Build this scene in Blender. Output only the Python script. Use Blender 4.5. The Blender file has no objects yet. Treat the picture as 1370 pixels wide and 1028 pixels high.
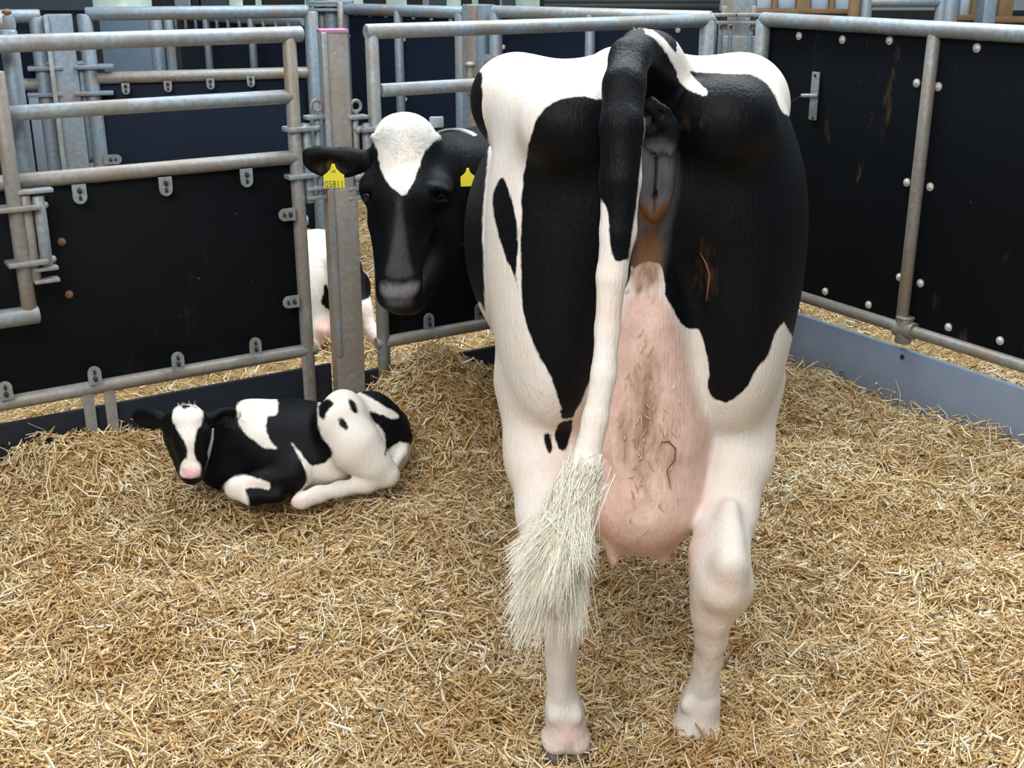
import bpy, bmesh, math, random
import numpy as np
from mathutils import Vector, Matrix
C = bpy.context.scene
col = C.collection
random.seed(7)
rng = np.random.default_rng(7)

# ------------------------------------------------------------------ camera
H = 1.65                     # eye height above the trodden straw
PITCH = math.radians(19.5)
FPX = 1600.0                 # focal length for a 1370 px wide frame
cam_d = bpy.data.cameras.new('camera')
cam = bpy.data.objects.new('camera', cam_d)
col.objects.link(cam)
cam.location = (0, 0, H)
cam.rotation_euler = (math.radians(90) - PITCH, 0, 0)
cam_d.sensor_fit = 'HORIZONTAL'
cam_d.sensor_width = 36.0
cam_d.lens = FPX / 1370 * 36.0
cam_d.clip_start = 0.05
cam_d.clip_end = 200
C.camera = cam

# ------------------------------------------------------------------ view and light
C.view_settings.view_transform = 'Standard'
C.view_settings.look = 'None'
C.view_settings.gamma = 1.0
C.view_settings.use_curve_mapping = False
C.view_settings.exposure = 0.0

world = bpy.data.worlds.new('world')
C.world = world
world.use_nodes = True
wn = world.node_tree.nodes
wn['Background'].inputs[0].default_value = (0.70, 0.84, 1.0, 1)
wn['Background'].inputs[1].default_value = 0.24

def area(name, loc, target, sx, sy, energy, colour):
    l = bpy.data.lights.new(name, 'AREA')
    l.shape = 'RECTANGLE'
    l.size = sx
    l.size_y = sy
    l.energy = energy
    l.color = colour
    o = bpy.data.objects.new(name, l)
    col.objects.link(o)
    o.location = loc
    d = Vector(target) - Vector(loc)
    o.rotation_euler = d.to_track_quat('-Z', 'Y').to_euler()
    return o
# translucent sheets in the barn roof over the far half of the pen, then a fill
area('overhead_light', (0.9, 5.2, 5.2), (0.4, 2.9, 0.6), 6.0, 2.6, 640, (0.88, 0.96, 1.0))
area('overhead_light', (-1.2, -1.2, 4.6), (0.2, 2.6, 0.4), 5.0, 2.2, 330, (1.0, 0.985, 0.95))  # soft fill added above and behind the camera to light the near side
# the photographer's small flash
fl = bpy.data.lights.new('flash', 'POINT')
fl.energy = 22
fl.color = (1.0, 0.95, 0.88)
fl.shadow_soft_size = 0.04
flo = bpy.data.objects.new('flash', fl)
flo.location = (0.05, 0.0, H + 0.06)
col.objects.link(flo)

# ------------------------------------------------------------------ geometry of the view, used to set things out
SP, CP = math.sin(PITCH), math.cos(PITCH)
def ray(px, py):
    u = (px - 685) / FPX
    v = (514 - py) / FPX
    return Vector((u, CP + v * SP, -SP + v * CP))
def P(px, py, D):            # the point at distance D down the pen
    d = ray(px, py)
    return Vector((d.x / d.y * D, D, H + d.z / d.y * D))
def Z(px, py, z):            # the point at height z
    d = ray(px, py)
    t = (z - H) / d.z
    return Vector((d.x * t, d.y * t, z))
def zc(p):
    return p[1] * CP + (H - p[2]) * SP
class Plane:                 # an upright plane (a run of fence) through a ground point
    def __init__(s, x, y, slope):
        s.p = Vector((x, y, 0))
        s.u = Vector((slope[0], slope[1], 0)).normalized()
        n = Vector((s.u.y, -s.u.x, 0))
        if n.dot(-s.p) < 0:
            n = -n
        s.n = n
        s.ang = math.atan2(s.u.y, s.u.x)
    def pt(s, px, py, off=0.0):
        d = ray(px, py)
        q = s.p + s.n * off - Vector((0, 0, H))
        t = q.dot(s.n) / d.dot(s.n)
        return Vector((0, 0, H)) + d * t
    def at(s, px, z, off=0.0):   # where the plane is crossed at height z
        lo, hi = -200.0, 1200.0
        for _ in range(50):
            m = (lo + hi) / 2
            if s.pt(px, m, off).z > z:
                lo = m
            else:
                hi = m
        p = s.pt(px, (lo + hi) / 2, off)
        p.z = z
        return p

# ------------------------------------------------------------------ objects, names, labels
def tag(o, label=None, cat=None, group=None, kind=None):
    if label: o['label'] = label
    if cat: o['category'] = cat
    if group: o['group'] = group
    if kind: o['kind'] = kind
    return o
def empty(name, loc, label=None, cat=None, group=None):
    o = bpy.data.objects.new(name, None)
    col.objects.link(o)
    o.location = loc
    o.empty_display_size = 0.1
    return tag(o, label, cat, group)
def link(name, me, mats, parent=None, smooth=True):
    o = bpy.data.objects.new(name, me)
    col.objects.link(o)
    if not isinstance(mats, (list, tuple)):
        mats = [mats]
    for m in mats:
        me.materials.append(m)
    if smooth:
        me.shade_smooth()
    if parent is not None:
        o.parent = parent
        o.matrix_parent_inverse = Matrix.Translation(parent.location).inverted()
    return o
def mesh_np(name, V, F):     # V (n,3), F (m,k) all faces with the same corner count
    me = bpy.data.meshes.new(name)
    V = np.asarray(V, np.float32)
    F = np.asarray(F, np.int32)
    k = F.shape[1]
    me.vertices.add(len(V))
    me.vertices.foreach_set('co', V.ravel())
    me.loops.add(F.size)
    me.loops.foreach_set('vertex_index', F.ravel())
    me.polygons.add(len(F))
    me.polygons.foreach_set('loop_start', np.arange(0, F.size, k, dtype=np.int32))
    me.polygons.foreach_set('loop_total', np.full(len(F), k, np.int32))
    me.update(calc_edges=True)
    return me

class MB:                    # gathers the shapes of ONE part
    def __init__(s):
        s.bm = bmesh.new()
    def tube(s, pts, r, seg=14, caps=True):
        pts = [Vector(p) for p in pts]
        rs = r if isinstance(r, (list, tuple)) else [r] * len(pts)
        rings = []
        for i, p in enumerate(pts):
            if i == 0: d = pts[1] - p
            elif i == len(pts) - 1: d = p - pts[i - 1]
            else: d = (pts[i + 1] - p).normalized() + (p - pts[i - 1]).normalized()
            d.normalize()
            if i == 0:
                a = Vector((0, 0, 1)) if abs(d.z) < 0.9 else Vector((1, 0, 0))
                x = d.cross(a).normalized()
            else:
                x = (x - d * x.dot(d)).normalized()
            y = d.cross(x).normalized()
            rings.append([s.bm.verts.new(p + (x * math.cos(t) + y * math.sin(t)) * rs[i])
                          for t in [2 * math.pi * k / seg for k in range(seg)]])
        for a, b in zip(rings, rings[1:]):
            for k in range(seg):
                s.bm.faces.new((a[k], a[(k + 1) % seg], b[(k + 1) % seg], b[k]))
        if caps:
            s.bm.faces.new(rings[0][::-1])
            s.bm.faces.new(rings[-1])
        return s
    def pipe(s, a, b, r, seg=16):          # a tube with slightly rounded ends
        a, b = Vector(a), Vector(b)
        d = (b - a).normalized()
        e = r * 0.18
        return s.tube([a, a + d * e, b - d * e, b], [r * .86, r, r, r * .86], seg)
    def box(s, c, ux, sx, sy, z0, z1, bev=0.0):   # upright box: ux its long horizontal axis
        c = Vector(c); ux = Vector(ux).normalized(); uy = Vector((-ux.y, ux.x, 0))
        v = []
        for z in (z0, z1):
            for (i, j) in ((-1, -1), (1, -1), (1, 1), (-1, 1)):
                q = c + ux * (i * sx / 2) + uy * (j * sy / 2)
                v.append(s.bm.verts.new((q.x, q.y, z)))
        fs = [(3, 2, 1, 0), (4, 5, 6, 7), (0, 1, 5, 4), (1, 2, 6, 5), (2, 3, 7, 6), (3, 0, 4, 7)]
        faces = [s.bm.faces.new([v[i] for i in f]) for f in fs]
        if bev:
            es = list({e for f in faces for e in f.edges})
            bmesh.ops.bevel(s.bm, geom=es, offset=bev, segments=2, affect='EDGES', profile=0.5)
        return s
    def plate(s, base, ux, uz, w, h, t, hole=True):     # tab: square at base, rounded at the far end, with a slot
        base = Vector(base); ux = Vector(ux).normalized(); uz = Vector(uz).normalized(); un = ux.cross(uz)
        out = [(-w / 2, 0), (w / 2, 0)]
        for k in range(9):
            a = math.pi * k / 8
            out.append((w / 2 * math.cos(a), h - w / 2 + w / 2 * math.sin(a)))
        fr = [s.bm.verts.new(base + ux * x + uz * y + un * t / 2) for x, y in out]
        bk = [s.bm.verts.new(base + ux * x + uz * y - un * t / 2) for x, y in out]
        s.bm.faces.new(fr); s.bm.faces.new(bk[::-1])
        n = len(out)
        for k in range(n):
            s.bm.faces.new((fr[k], bk[k], bk[(k + 1) % n], fr[(k + 1) % n]))
        return s
    def ball(s, c, r, sc=(1, 1, 1), rot=None, u=14, v=9):
        m = Matrix.Translation(Vector(c)) @ (rot.to_matrix().to_4x4() if rot else Matrix()) @ Matrix.Diagonal((r * sc[0], r * sc[1], r * sc[2], 1))
        bmesh.ops.create_uvsphere(s.bm, u_segments=u, v_segments=v, radius=1, matrix=m)
        return s
    def ring(s, c, axis, R, r, n=20, seg=8):
        axis = Vector(axis).normalized()
        a = axis.orthogonal().normalized(); b = axis.cross(a)
        c = Vector(c)
        rings = []
        for i in range(n):
            t = 2 * math.pi * i / n
            o = a * math.cos(t) + b * math.sin(t)
            rings.append([s.bm.verts.new(c + o * R + (o * math.cos(q) + axis * math.sin(q)) * r)
                          for q in [2 * math.pi * k / seg for k in range(seg)]])
        for i in range(n):
            A, B = rings[i], rings[(i + 1) % n]
            for k in range(seg):
                s.bm.faces.new((A[k], A[(k + 1) % seg], B[(k + 1) % seg], B[k]))
        return s
    def build(s, name, mat, parent=None, smooth=True, sharp=True):
        bmesh.ops.recalc_face_normals(s.bm, faces=s.bm.faces[:])
        me = bpy.data.meshes.new(name)
        s.bm.to_mesh(me)
        s.bm.free()
        o = link(name, me, mat, parent, smooth)
        if smooth and sharp:
            me.set_sharp_from_angle(angle=math.radians(38))
        return o
# ------------------------------------------------------------------ materials
def newmat(name):
    m = bpy.data.materials.new(name)
    m.use_nodes = True
    nt = m.node_tree
    return m, nt, nt.nodes, nt.links, nt.nodes['Principled BSDF']
def N(nodes, t, **kw):
    n = nodes.new(t)
    for k, v in kw.items():
        setattr(n, k, v)
    return n
def ramp(nodes, stops, interp='LINEAR'):
    r = nodes.new('ShaderNodeValToRGB')
    r.color_ramp.interpolation = interp
    e = r.color_ramp.elements
    while len(e) < len(stops):
        e.new(0.5)
    for el, (p, c) in zip(e, stops):
        el.position = p
        el.color = (*c, 1) if len(c) == 3 else c
    return r
def worldpos(nodes):
    return nodes.new('ShaderNodeNewGeometry').outputs['Position']
def noise(nodes, links, vec, scale, detail=4, rough=0.55, stretch=None):
    n = nodes.new('ShaderNodeTexNoise')
    n.inputs['Scale'].default_value = scale
    n.inputs['Detail'].default_value = detail
    n.inputs['Roughness'].default_value = rough
    if stretch:
        mp = nodes.new('ShaderNodeMapping')
        mp.inputs['Scale'].default_value = stretch
        links.new(vec, mp.inputs['Vector'])
        vec = mp.outputs[0]
    links.new(vec, n.inputs['Vector'])
    return n.outputs['Fac']
def mixc(nodes, links, f, a, b, mode='MIX'):
    m = nodes.new('ShaderNodeMix')
    m.data_type = 'RGBA'
    m.blend_type = mode
    for sock, v in ((m.inputs['Factor'], f), (m.inputs[6], a), (m.inputs[7], b)):
        if hasattr(v, 'is_output'):
            links.new(v, sock)
        elif isinstance(v, (int, float)):
            sock.default_value = v
        else:
            sock.default_value = (*v, 1)
    return m.outputs[2]
def mathn(nodes, links, op, a, b=None, c=None, clamp=False):
    m = nodes.new('ShaderNodeMath')
    m.operation = op
    m.use_clamp = clamp
    for i, v in enumerate((a, b, c)):
        if v is None: continue
        if hasattr(v, 'is_output'): links.new(v, m.inputs[i])
        else: m.inputs[i].default_value = v
    return m.outputs[0]
def bump(nodes, links, h, strength, dist, bsdf):
    b = nodes.new('ShaderNodeBump')
    b.inputs['Strength'].default_value = strength
    b.inputs['Distance'].default_value = dist
    links.new(h, b.inputs['Height'])
    links.new(b.outputs[0], bsdf.inputs['Normal'])

def galvanised(name, base, rustamt, light):
    m, nt, n, l, b = newmat(name)
    v = worldpos(n)
    big = noise(n, l, v, 7, 5)
    fine = noise(n, l, v, 60, 4)
    c1 = mixc(n, l, ramp_out(n, l, fine, [(0.35, (0, 0, 0)), (0.7, (1, 1, 1))]), base, light)
    rust = ramp_out(n, l, big, [(0.52 - rustamt * .2, (0, 0, 0)), (0.72, (1, 1, 1))])
    rust = mathn(n, l, 'MULTIPLY', rust, 0.75)
    c2 = mixc(n, l, rust, c1, (0.27, 0.19, 0.12))
    spot = ramp_out(n, l, noise(n, l, v, 34, 3), [(0.70, (0, 0, 0)), (0.74, (1, 1, 1))])
    c3 = mixc(n, l, mathn(n, l, 'MULTIPLY', spot, 0.35), c2, (0.6, 0.6, 0.57))
    l.new(c3, b.inputs['Base Color'])
    b.inputs['Metallic'].default_value = 0.25
    b.inputs['Roughness'].default_value = 0.52
    bump(n, l, fine, 0.15, 0.003, b)
    return m
def ramp_out(n, l, fac, stops):
    r = ramp(n, stops)
    l.new(fac, r.inputs[0])
    return r.outputs[0]
M = {}
M['galv'] = galvanised('galvanised_steel', (0.23, 0.285, 0.325), 0.55, (0.36, 0.405, 0.43))
M['galv_far'] = galvanised('weathered_galvanised_steel', (0.17, 0.225, 0.28), 0.1, (0.25, 0.305, 0.35))
M['galv_tan'] = galvanised('dusty_galvanised_steel', (0.235, 0.24, 0.235), 0.8, (0.34, 0.34, 0.325))

def plain(name, c, rough=0.6, metal=0.0, var=0.15, scale=20):
    m, nt, n, l, b = newmat(name)
    f = noise(n, l, worldpos(n), scale, 4)
    d = tuple(x * (1 - var) for x in c)
    e = tuple(min(1, x * (1 + var)) for x in c)
    l.new(mixc(n, l, f, d, e), b.inputs['Base Color'])
    b.inputs['Roughness'].default_value = rough
    b.inputs['Metallic'].default_value = metal
    return m
def rubber(name, base, stains):
    m, nt, n, l, b = newmat(name)
    v = worldpos(n)
    a = noise(n, l, v, 2.2, 6, 0.6)
    c = mixc(n, l, a, base, tuple(x * 1.9 for x in base))
    st = noise(n, l, v, 9, 6, 0.7, (1, 1, 0.35))
    st2 = noise(n, l, v, 1.7, 2)
    s = mathn(n, l, 'MULTIPLY', ramp_out(n, l, st, [(0.60, (0, 0, 0)), (0.74, (1, 1, 1))]), ramp_out(n, l, st2, [(0.45, (0, 0, 0)), (0.65, (1, 1, 1))]))
    c = mixc(n, l, mathn(n, l, 'MULTIPLY', s, stains), c, (0.13, 0.075, 0.03))
    sp = ramp_out(n, l, noise(n, l, v, 48, 2), [(0.755, (0, 0, 0)), (0.79, (1, 1, 1))])
    c = mixc(n, l, mathn(n, l, 'MULTIPLY', sp, 0.25 + stains * .3), c, (0.25, 0.18, 0.10))
    l.new(c, b.inputs['Base Color'])
    b.inputs['Roughness'].default_value = 0.6
    b.inputs['Specular IOR Level'].default_value = 0.17
    bump(n, l, noise(n, l, v, 180, 2), 0.12, 0.002, b)
    return m
M['black_board'] = rubber('black_board', (0.0018, 0.0026, 0.0042), 0.35)
M['black_board_dirty'] = rubber('splashed_black_board', (0.0016, 0.0026, 0.0042), 1.0)
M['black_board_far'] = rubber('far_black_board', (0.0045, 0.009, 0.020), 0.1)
M['kick_black'] = rubber('dark_plastic_board', (0.011, 0.014, 0.020), 0.3)
M['blue_grey'] = plain('blue_grey_steel', (0.25, 0.31, 0.42), 0.5, 0.1, 0.10, 9)
M['grey_panel'] = plain('grey_panel', (0.10, 0.15, 0.21), 0.6, 0.0, 0.2, 3)
M['bolt'] = plain('zinc_bolt', (0.62, 0.60, 0.55), 0.4, 0.2)
M['rust_bolt'] = plain('rusty_bolt', (0.25, 0.12, 0.07), 0.8)
M['slot'] = plain('slot', (0.03, 0.025, 0.02), 0.8)
M['pink_paint'] = plain('pink_paint', (0.45, 0.20, 0.33), 0.7)
M['brown_wood'] = plain('brown_wood', (0.20, 0.12, 0.055), 0.8, 0, 0.4, 12)
M['pale_board'] = plain('pale_board', (0.36, 0.42, 0.50), 0.7, 0, 0.2, 6)
M['dark_mach'] = plain('dark_steel', (0.035, 0.045, 0.05), 0.6, 0, 0.4, 10)
M['tag_yellow'] = plain('yellow_tag', (0.80, 0.72, 0.05), 0.45, 0, 0.05)
M['tag_ink'] = plain('tag_ink', (0.10, 0.09, 0.03), 0.7)
M['smear'] = plain('dried_smear', (0.26, 0.09, 0.045), 0.6, 0, .4, 60)
M['collar'] = plain('pale_webbing', (0.30, 0.35, 0.36), 0.8)
M['grass'] = plain('outdoor_grass', (0.22, 0.42, 0.20), 0.9, 0, 0.5, 1.2)
M['concrete'] = plain('concrete', (0.30, 0.31, 0.30), 0.9, 0, 0.2, 2)
M['hoof'] = plain('hoof_horn', (0.10, 0.075, 0.06), 0.55, 0, 0.4, 40)
M['eye'] = plain('eye_ball', (0.008, 0.005, 0.005), 0.08, 0, 0.1)
M['hair_cream'] = plain('cream_hair', (0.96, 0.87, 0.73), 0.75, 0, 0.18, 15)
M['hair_white'] = plain('white_hair', (0.95, 0.93, 0.89), 0.75, 0, 0.1, 30)
M['hair_black'] = plain('black_hair', (0.012, 0.012, 0.014), 0.5, 0, 0.3, 30)

# hide: 'black' is a signed distance to the edge of the coat patches (mm-like units, <0 inside), 'pink' bare skin, 'dirt' dung and dust
def hide(name, white=(0.82, 0.80, 0.77), pinkc=(0.78, 0.48, 0.40), edge=1.2, wob=7.0):
    m, nt, n, l, b = newmat(name)
    v = worldpos(n)
    at = {}
    for k in ('black', 'pink', 'dirt', 'grey'):
        a = n.new('ShaderNodeAttribute')
        a.attribute_name = k
        at[k] = a.outputs['Fac']
    nz = noise(n, l, v, 55, 4, 0.65, (1, 1, 0.45))
    w = mathn(n, l, 'MULTIPLY_ADD', nz, wob, -wob / 2)
    d = mathn(n, l, 'ADD', at['black'], w)
    # MapRange: -edge -> 1 , edge -> 0
    mr = n.new('ShaderNodeMapRange')
    mr.inputs['From Min'].default_value = -edge
    mr.inputs['From Max'].default_value = edge
    mr.inputs['To Min'].default_value = 1
    mr.inputs['To Max'].default_value = 0
    l.new(d, mr.inputs['Value'])
    blk = mr.outputs[0]
    fur = noise(n, l, v, 160, 3, 0.6, (1, 1, 0.25))
    soft = noise(n, l, v, 9, 4)
    streak = noise(n, l, v, 70, 5, 0.75, (1, 1, 0.2))
    wh0 = mixc(n, l, ramp_out(n, l, streak, [(0.40, (0, 0, 0)), (0.72, (1, 1, 1))]), white, tuple(x * y for x, y in zip(white, (0.93, 0.88, 0.82))))
    wh = mixc(n, l, ramp_out(n, l, soft, [(0.35, (0, 0, 0)), (0.7, (1, 1, 1))]), wh0, tuple(x * y for x, y in zip(white, (0.95, 0.86, 0.78))))
    pk = mixc(n, l, ramp_out(n, l, noise(n, l, v, 22, 6, 0.7), [(0.3, (0, 0, 0)), (0.7, (1, 1, 1))]), tuple(x * .88 for x in pinkc), tuple(x * y for x, y in zip(pinkc, (1.16, 1.34, 1.36))))
    mott = ramp_out(n, l, noise(n, l, v, 75, 4, 0.7, (1, 1, 0.5)), [(0.56, (0, 0, 0)), (0.72, (1, 1, 1))])
    pk = mixc(n, l, mathn(n, l, 'MULTIPLY', mott, 0.45), pk, (0.42, 0.20, 0.19))
    c = mixc(n, l, at['pink'], wh, pk)
    bk = mixc(n, l, fur, (0.0008, 0.0011, 0.0018), (0.0030, 0.0038, 0.0058))
    gr = mixc(n, l, fur, (0.085, 0.088, 0.10), (0.27, 0.265, 0.28))
    bk = mixc(n, l, at['grey'], bk, gr)
    c = mixc(n, l, blk, c, bk)
    dn = noise(n, l, v, 42, 5, 0.7, (1, 1, 0.3))
    df = mathn(n, l, 'ADD', at['dirt'], mathn(n, l, 'MULTIPLY_ADD', dn, 2.2, -1.45), clamp=False)
    df = mathn(n, l, 'MULTIPLY', mathn(n, l, 'MAXIMUM', df, 0.0), 1.0, clamp=True)
    df = mathn(n, l, 'MULTIPLY', df, mathn(n, l, 'MINIMUM', mathn(n, l, 'MULTIPLY', at['dirt'], 2.0), 0.8))
    c = mixc(n, l, df, c, (0.17, 0.075, 0.025))
    l.new(c, b.inputs['Base Color'])
    b.inputs['Roughness'].default_value = 0.55
    b.inputs['Specular IOR Level'].default_value = 0.15
    fur2 = noise(n, l, v, 75, 4, 0.7, (1, 1, 0.22))
    bump(n, l, mathn(n, l, 'MULTIPLY_ADD', fur2, 0.6, mathn(n, l, 'ADD', fur, soft)), 0.5, 0.005, b)
    return m
M['hide'] = hide('cow_hide')
M['calf_hide'] = hide('calf_hide', white=(0.86, 0.84, 0.80), pinkc=(0.78, 0.42, 0.42), edge=1.5, wob=7.0)
m_e, nt_e, n_e, l_e, b_e = newmat('daylit_sheet')
f_e = noise(n_e, l_e, worldpos(n_e), 3.0, 5)
l_e.new(ramp_out(n_e, l_e, f_e, [(0.35, (0.22, 0.36, 0.28)), (0.55, (0.40, 0.58, 0.50)), (0.7, (0.75, 0.95, 0.85))]), b_e.inputs['Emission Color'])
b_e.inputs['Emission Strength'].default_value = 0.8
M['daylit'] = m_e

def strawmat(name, stops, transl=0.25):
    m, nt, n, l, b = newmat(name)
    g = n.new('ShaderNodeNewGeometry')
    r = ramp(n, stops)
    l.new(g.outputs['Random Per Island'], r.inputs[0])
    patch = noise(n, l, g.outputs['Position'], 3.6, 6, 0.65)
    c = mixc(n, l, ramp_out(n, l, patch, [(0.35, (0.0, 0.0, 0.0)), (0.65, (1, 1, 1))]), mixc(n, l, 1.0, r.outputs[0], (0.78, 0.66, 0.52), 'MULTIPLY'), r.outputs[0])
    l.new(c, b.inputs['Base Color'])
    b.inputs['Roughness'].default_value = 0.48
    b.inputs['Specular IOR Level'].default_value = 0.45
    return m
M['straw'] = strawmat('straw', [(0.0, (0.34, 0.21, 0.09)), (0.14, (0.56, 0.38, 0.17)), (0.38, (0.72, 0.53, 0.27)),
                                (0.66, (0.82, 0.66, 0.39)), (0.86, (0.90, 0.80, 0.58)), (1.0, (0.96, 0.94, 0.84))])
m_, nt_, n_, l_, b_ = newmat('packed_straw')
v_ = worldpos(n_)
f1 = noise(n_, l_, v_, 38, 6, 0.75)
l_.new(ramp_out(n_, l_, f1, [(0.30, (0.24, 0.14, 0.045)), (0.5, (0.52, 0.34, 0.12)), (0.7, (0.72, 0.53, 0.24))]), b_.inputs['Base Color'])
b_.inputs['Roughness'].default_value = 0.8
bump(n_, l_, f1, 0.9, 0.02, b_)
M['packed'] = m_
# ------------------------------------------------------------------ organic bodies: blended solids, meshed as one continuous skin
class Body:
    def __init__(s, lo, hi, h):
        s.h = h
        s.lo = np.array(lo, float)
        n = np.ceil((np.array(hi, float) - s.lo) / h).astype(int) + 1
        s.ax = [(s.lo[i] + np.arange(n[i]) * h).astype(np.float32) for i in range(3)]
        s.F = np.full(tuple(n), 1.0, np.float32)
    def blk(s, lo, hi):
        sl = []
        for i in range(3):
            a = int(np.clip(np.floor((lo[i] - s.lo[i]) / s.h), 0, len(s.ax[i]) - 1))
            b = int(np.clip(np.ceil((hi[i] - s.lo[i]) / s.h) + 1, a + 1, len(s.ax[i])))
            sl.append(slice(a, b))
        X = s.ax[0][sl[0]][:, None, None]
        Y = s.ax[1][sl[1]][None, :, None]
        Zz = s.ax[2][sl[2]][None, None, :]
        return tuple(sl), X, Y, Zz
    def comb(s, sl, d, k, sub):
        A = s.F[sl]
        if sub:
            d = -d
            if k <= 0: s.F[sl] = np.maximum(A, d)
            else:
                q = np.maximum(k - np.abs(A - d), 0) / k
                s.F[sl] = np.maximum(A, d) + q * q * k * .25
        else:
            if k <= 0: s.F[sl] = np.minimum(A, d)
            else:
                q = np.maximum(k - np.abs(A - d), 0) / k
                s.F[sl] = np.minimum(A, d) - q * q * k * .25
    def ell(s, c, r, k=0.05, rot=None, sub=False):
        c = np.array(c, float); r = np.array(r, float)
        m = (max(r) if rot is not None else r) + k + 3 * s.h
        sl, X, Y, Zz = s.blk(c - m, c + m)
        x, y, z = X - c[0], Y - c[1], Zz - c[2]
        if rot is not None:
            R = np.array(rot.to_matrix().transposed())    # world -> local
            x, y, z = (R[0, 0] * x + R[0, 1] * y + R[0, 2] * z, R[1, 0] * x + R[1, 1] * y + R[1, 2] * z, R[2, 0] * x + R[2, 1] * y + R[2, 2] * z)
        k0 = np.sqrt((x / r[0]) ** 2 + (y / r[1]) ** 2 + (z / r[2]) ** 2)
        k1 = np.sqrt((x / r[0] ** 2) ** 2 + (y / r[1] ** 2) ** 2 + (z / r[2] ** 2) ** 2) + 1e-6
        s.comb(sl, (k0 * (k0 - 1) / k1).astype(np.float32), k, sub)
        return s
    def cone(s, a, b, ra, rb, k=0.03, sc=(1, 1, 1), sub=False):   # round cone, optionally squashed
        a = np.array(a, float); b = np.array(b, float); sc = np.array(sc, float)
        R = max(ra, rb) * max(sc) + k + 3 * s.h
        sl, X, Y, Zz = s.blk(np.minimum(a, b) - R, np.maximum(a, b) + R)
        ba = (b - a) / sc
        x, y, z = (X - a[0]) / sc[0], (Y - a[1]) / sc[1], (Zz - a[2]) / sc[2]
        L2 = float(ba @ ba) + 1e-9
        t = np.clip((x * ba[0] + y * ba[1] + z * ba[2]) / L2, 0, 1)
        d = np.sqrt((x - ba[0] * t) ** 2 + (y - ba[1] * t) ** 2 + (z - ba[2] * t) ** 2) - (ra + (rb - ra) * t)
        s.comb(sl, (d * min(sc)).astype(np.float32), k, sub)
        return s
    def chain(s, pts, k=0.03, sc=(1, 1, 1)):     # [(point, radius), ...]
        for (a, ra), (b, rb) in zip(pts, pts[1:]):
            s.cone(a, b, ra, rb, k, sc)
        return s
    def skin(s, smooth=2):
        F = s.F; h = s.h
        ins = F < 0
        cnt = sum(ins[i:ins.shape[0] - 1 + i, j:ins.shape[1] - 1 + j, k:ins.shape[2] - 1 + k].astype(np.int8)
                  for i in (0, 1) for j in (0, 1) for k in (0, 1))
        idx = np.argwhere((cnt > 0) & (cnt < 8))
        I, J, K = idx.T
        corners = [(i, j, k) for i in (0, 1) for j in (0, 1) for k in (0, 1)]
        vals = {c: F[I + c[0], J + c[1], K + c[2]] for c in corners}
        acc = np.zeros((len(idx), 3)); num = np.zeros(len(idx))
        for c in corners:
            for ax in range(3):
                if c[ax]: continue
                e = list(c); e[ax] = 1; e = tuple(e)
                a, b = vals[c], vals[e]
                cr = (a < 0) != (b < 0)
                t = np.where(cr, a / np.where(np.abs(a - b) < 1e-12, 1, a - b), 0)
                p = np.array(c, float)[None, :].repeat(len(idx), 0)
                p[:, ax] += t
                acc += p * cr[:, None]; num += cr
        V = s.lo + (idx + acc / num[:, None]) * h
        vid = np.full(cnt.shape, -1, np.int32)
        vid[I, J, K] = np.arange(len(idx))
        Q = []
        for ax in range(3):
            a = ins[tuple(slice(0, -1) if q == ax else slice(None) for q in range(3))]
            b = ins[tuple(slice(1, None) if q == ax else slice(None) for q in range(3))]
            e = np.argwhere(a != b)
            o = [q for q in range(3) if q != ax]
            ok = np.all([(e[:, q] > 0) & (e[:, q] < F.shape[q] - 1) for q in o], axis=0)
            e = e[ok]
            fl = a[tuple(e.T)]
            def g(d0, d1):
                f = e.copy(); f[:, o[0]] += d0; f[:, o[1]] += d1
                return vid[tuple(f.T)]
            q = np.stack([g(-1, -1), g(0, -1), g(0, 0), g(-1, 0)], 1)
            flip = fl if ax != 1 else ~fl
            q[~flip] = q[~flip][:, ::-1]
            Q.append(q)
        Q = np.concatenate(Q)
        for _ in range(smooth):
            S = np.zeros_like(V); n = np.zeros(len(V))
            for i in range(4):
                a, b = Q[:, i], Q[:, (i + 1) % 4]
                for c in range(3):
                    S[:, c] += np.bincount(a, V[b, c], len(V)) + np.bincount(b, V[a, c], len(V))
                n += np.bincount(a, minlength=len(V)) + np.bincount(b, minlength=len(V))
            V = V * .4 + S / np.maximum(n, 1)[:, None] * .6
        return V, Q

def join_parts(lst):         # several (V,Q) into one
    off = 0; Vs = []; Qs = []
    for V, Q in lst:
        Vs.append(V); Qs.append(Q + off); off += len(V)
    return np.concatenate(Vs), np.concatenate(Qs)

# the coat chart: patches are drawn on a fan of lines spreading from behind the animal, so they run
# along flanks and legs the way they were seen
def chart(V):
    z = V[:, 1] * CP + (H - V[:, 2]) * SP
    return 685 + FPX * V[:, 0] / z, 514 - FPX * ((V[:, 2] - H) * CP + V[:, 1] * SP) / z
def polyd(u, v, poly):
    p = np.array(poly, float)
    for _ in range(2):       # rounded corners
        nx = np.roll(p, -1, 0)
        p = np.stack([p * .8 + nx * .2, p * .2 + nx * .8], 1).reshape(-1, 2)
    best = np.full(len(u), 1e9); ins = np.zeros(len(u), bool)
    for i in range(len(p)):
        a, b = p[i], p[(i + 1) % len(p)]
        ex, ey = b - a
        wx, wy = u - a[0], v - a[1]
        t = np.clip((wx * ex + wy * ey) / (ex * ex + ey * ey + 1e-9), 0, 1)
        best = np.minimum(best, (wx - ex * t) ** 2 + (wy - ey * t) ** 2)
        c = (a[1] > v) != (b[1] > v)
        ins ^= c & (u < (b[0] - a[0]) * (v - a[1]) / ((b[1] - a[1]) + 1e-12) + a[0])
    return np.where(ins, -1, 1) * np.sqrt(best)
def union(*d): return np.minimum.reduce(d)
def cut(a, b): return np.maximum(a, -b)
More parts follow.
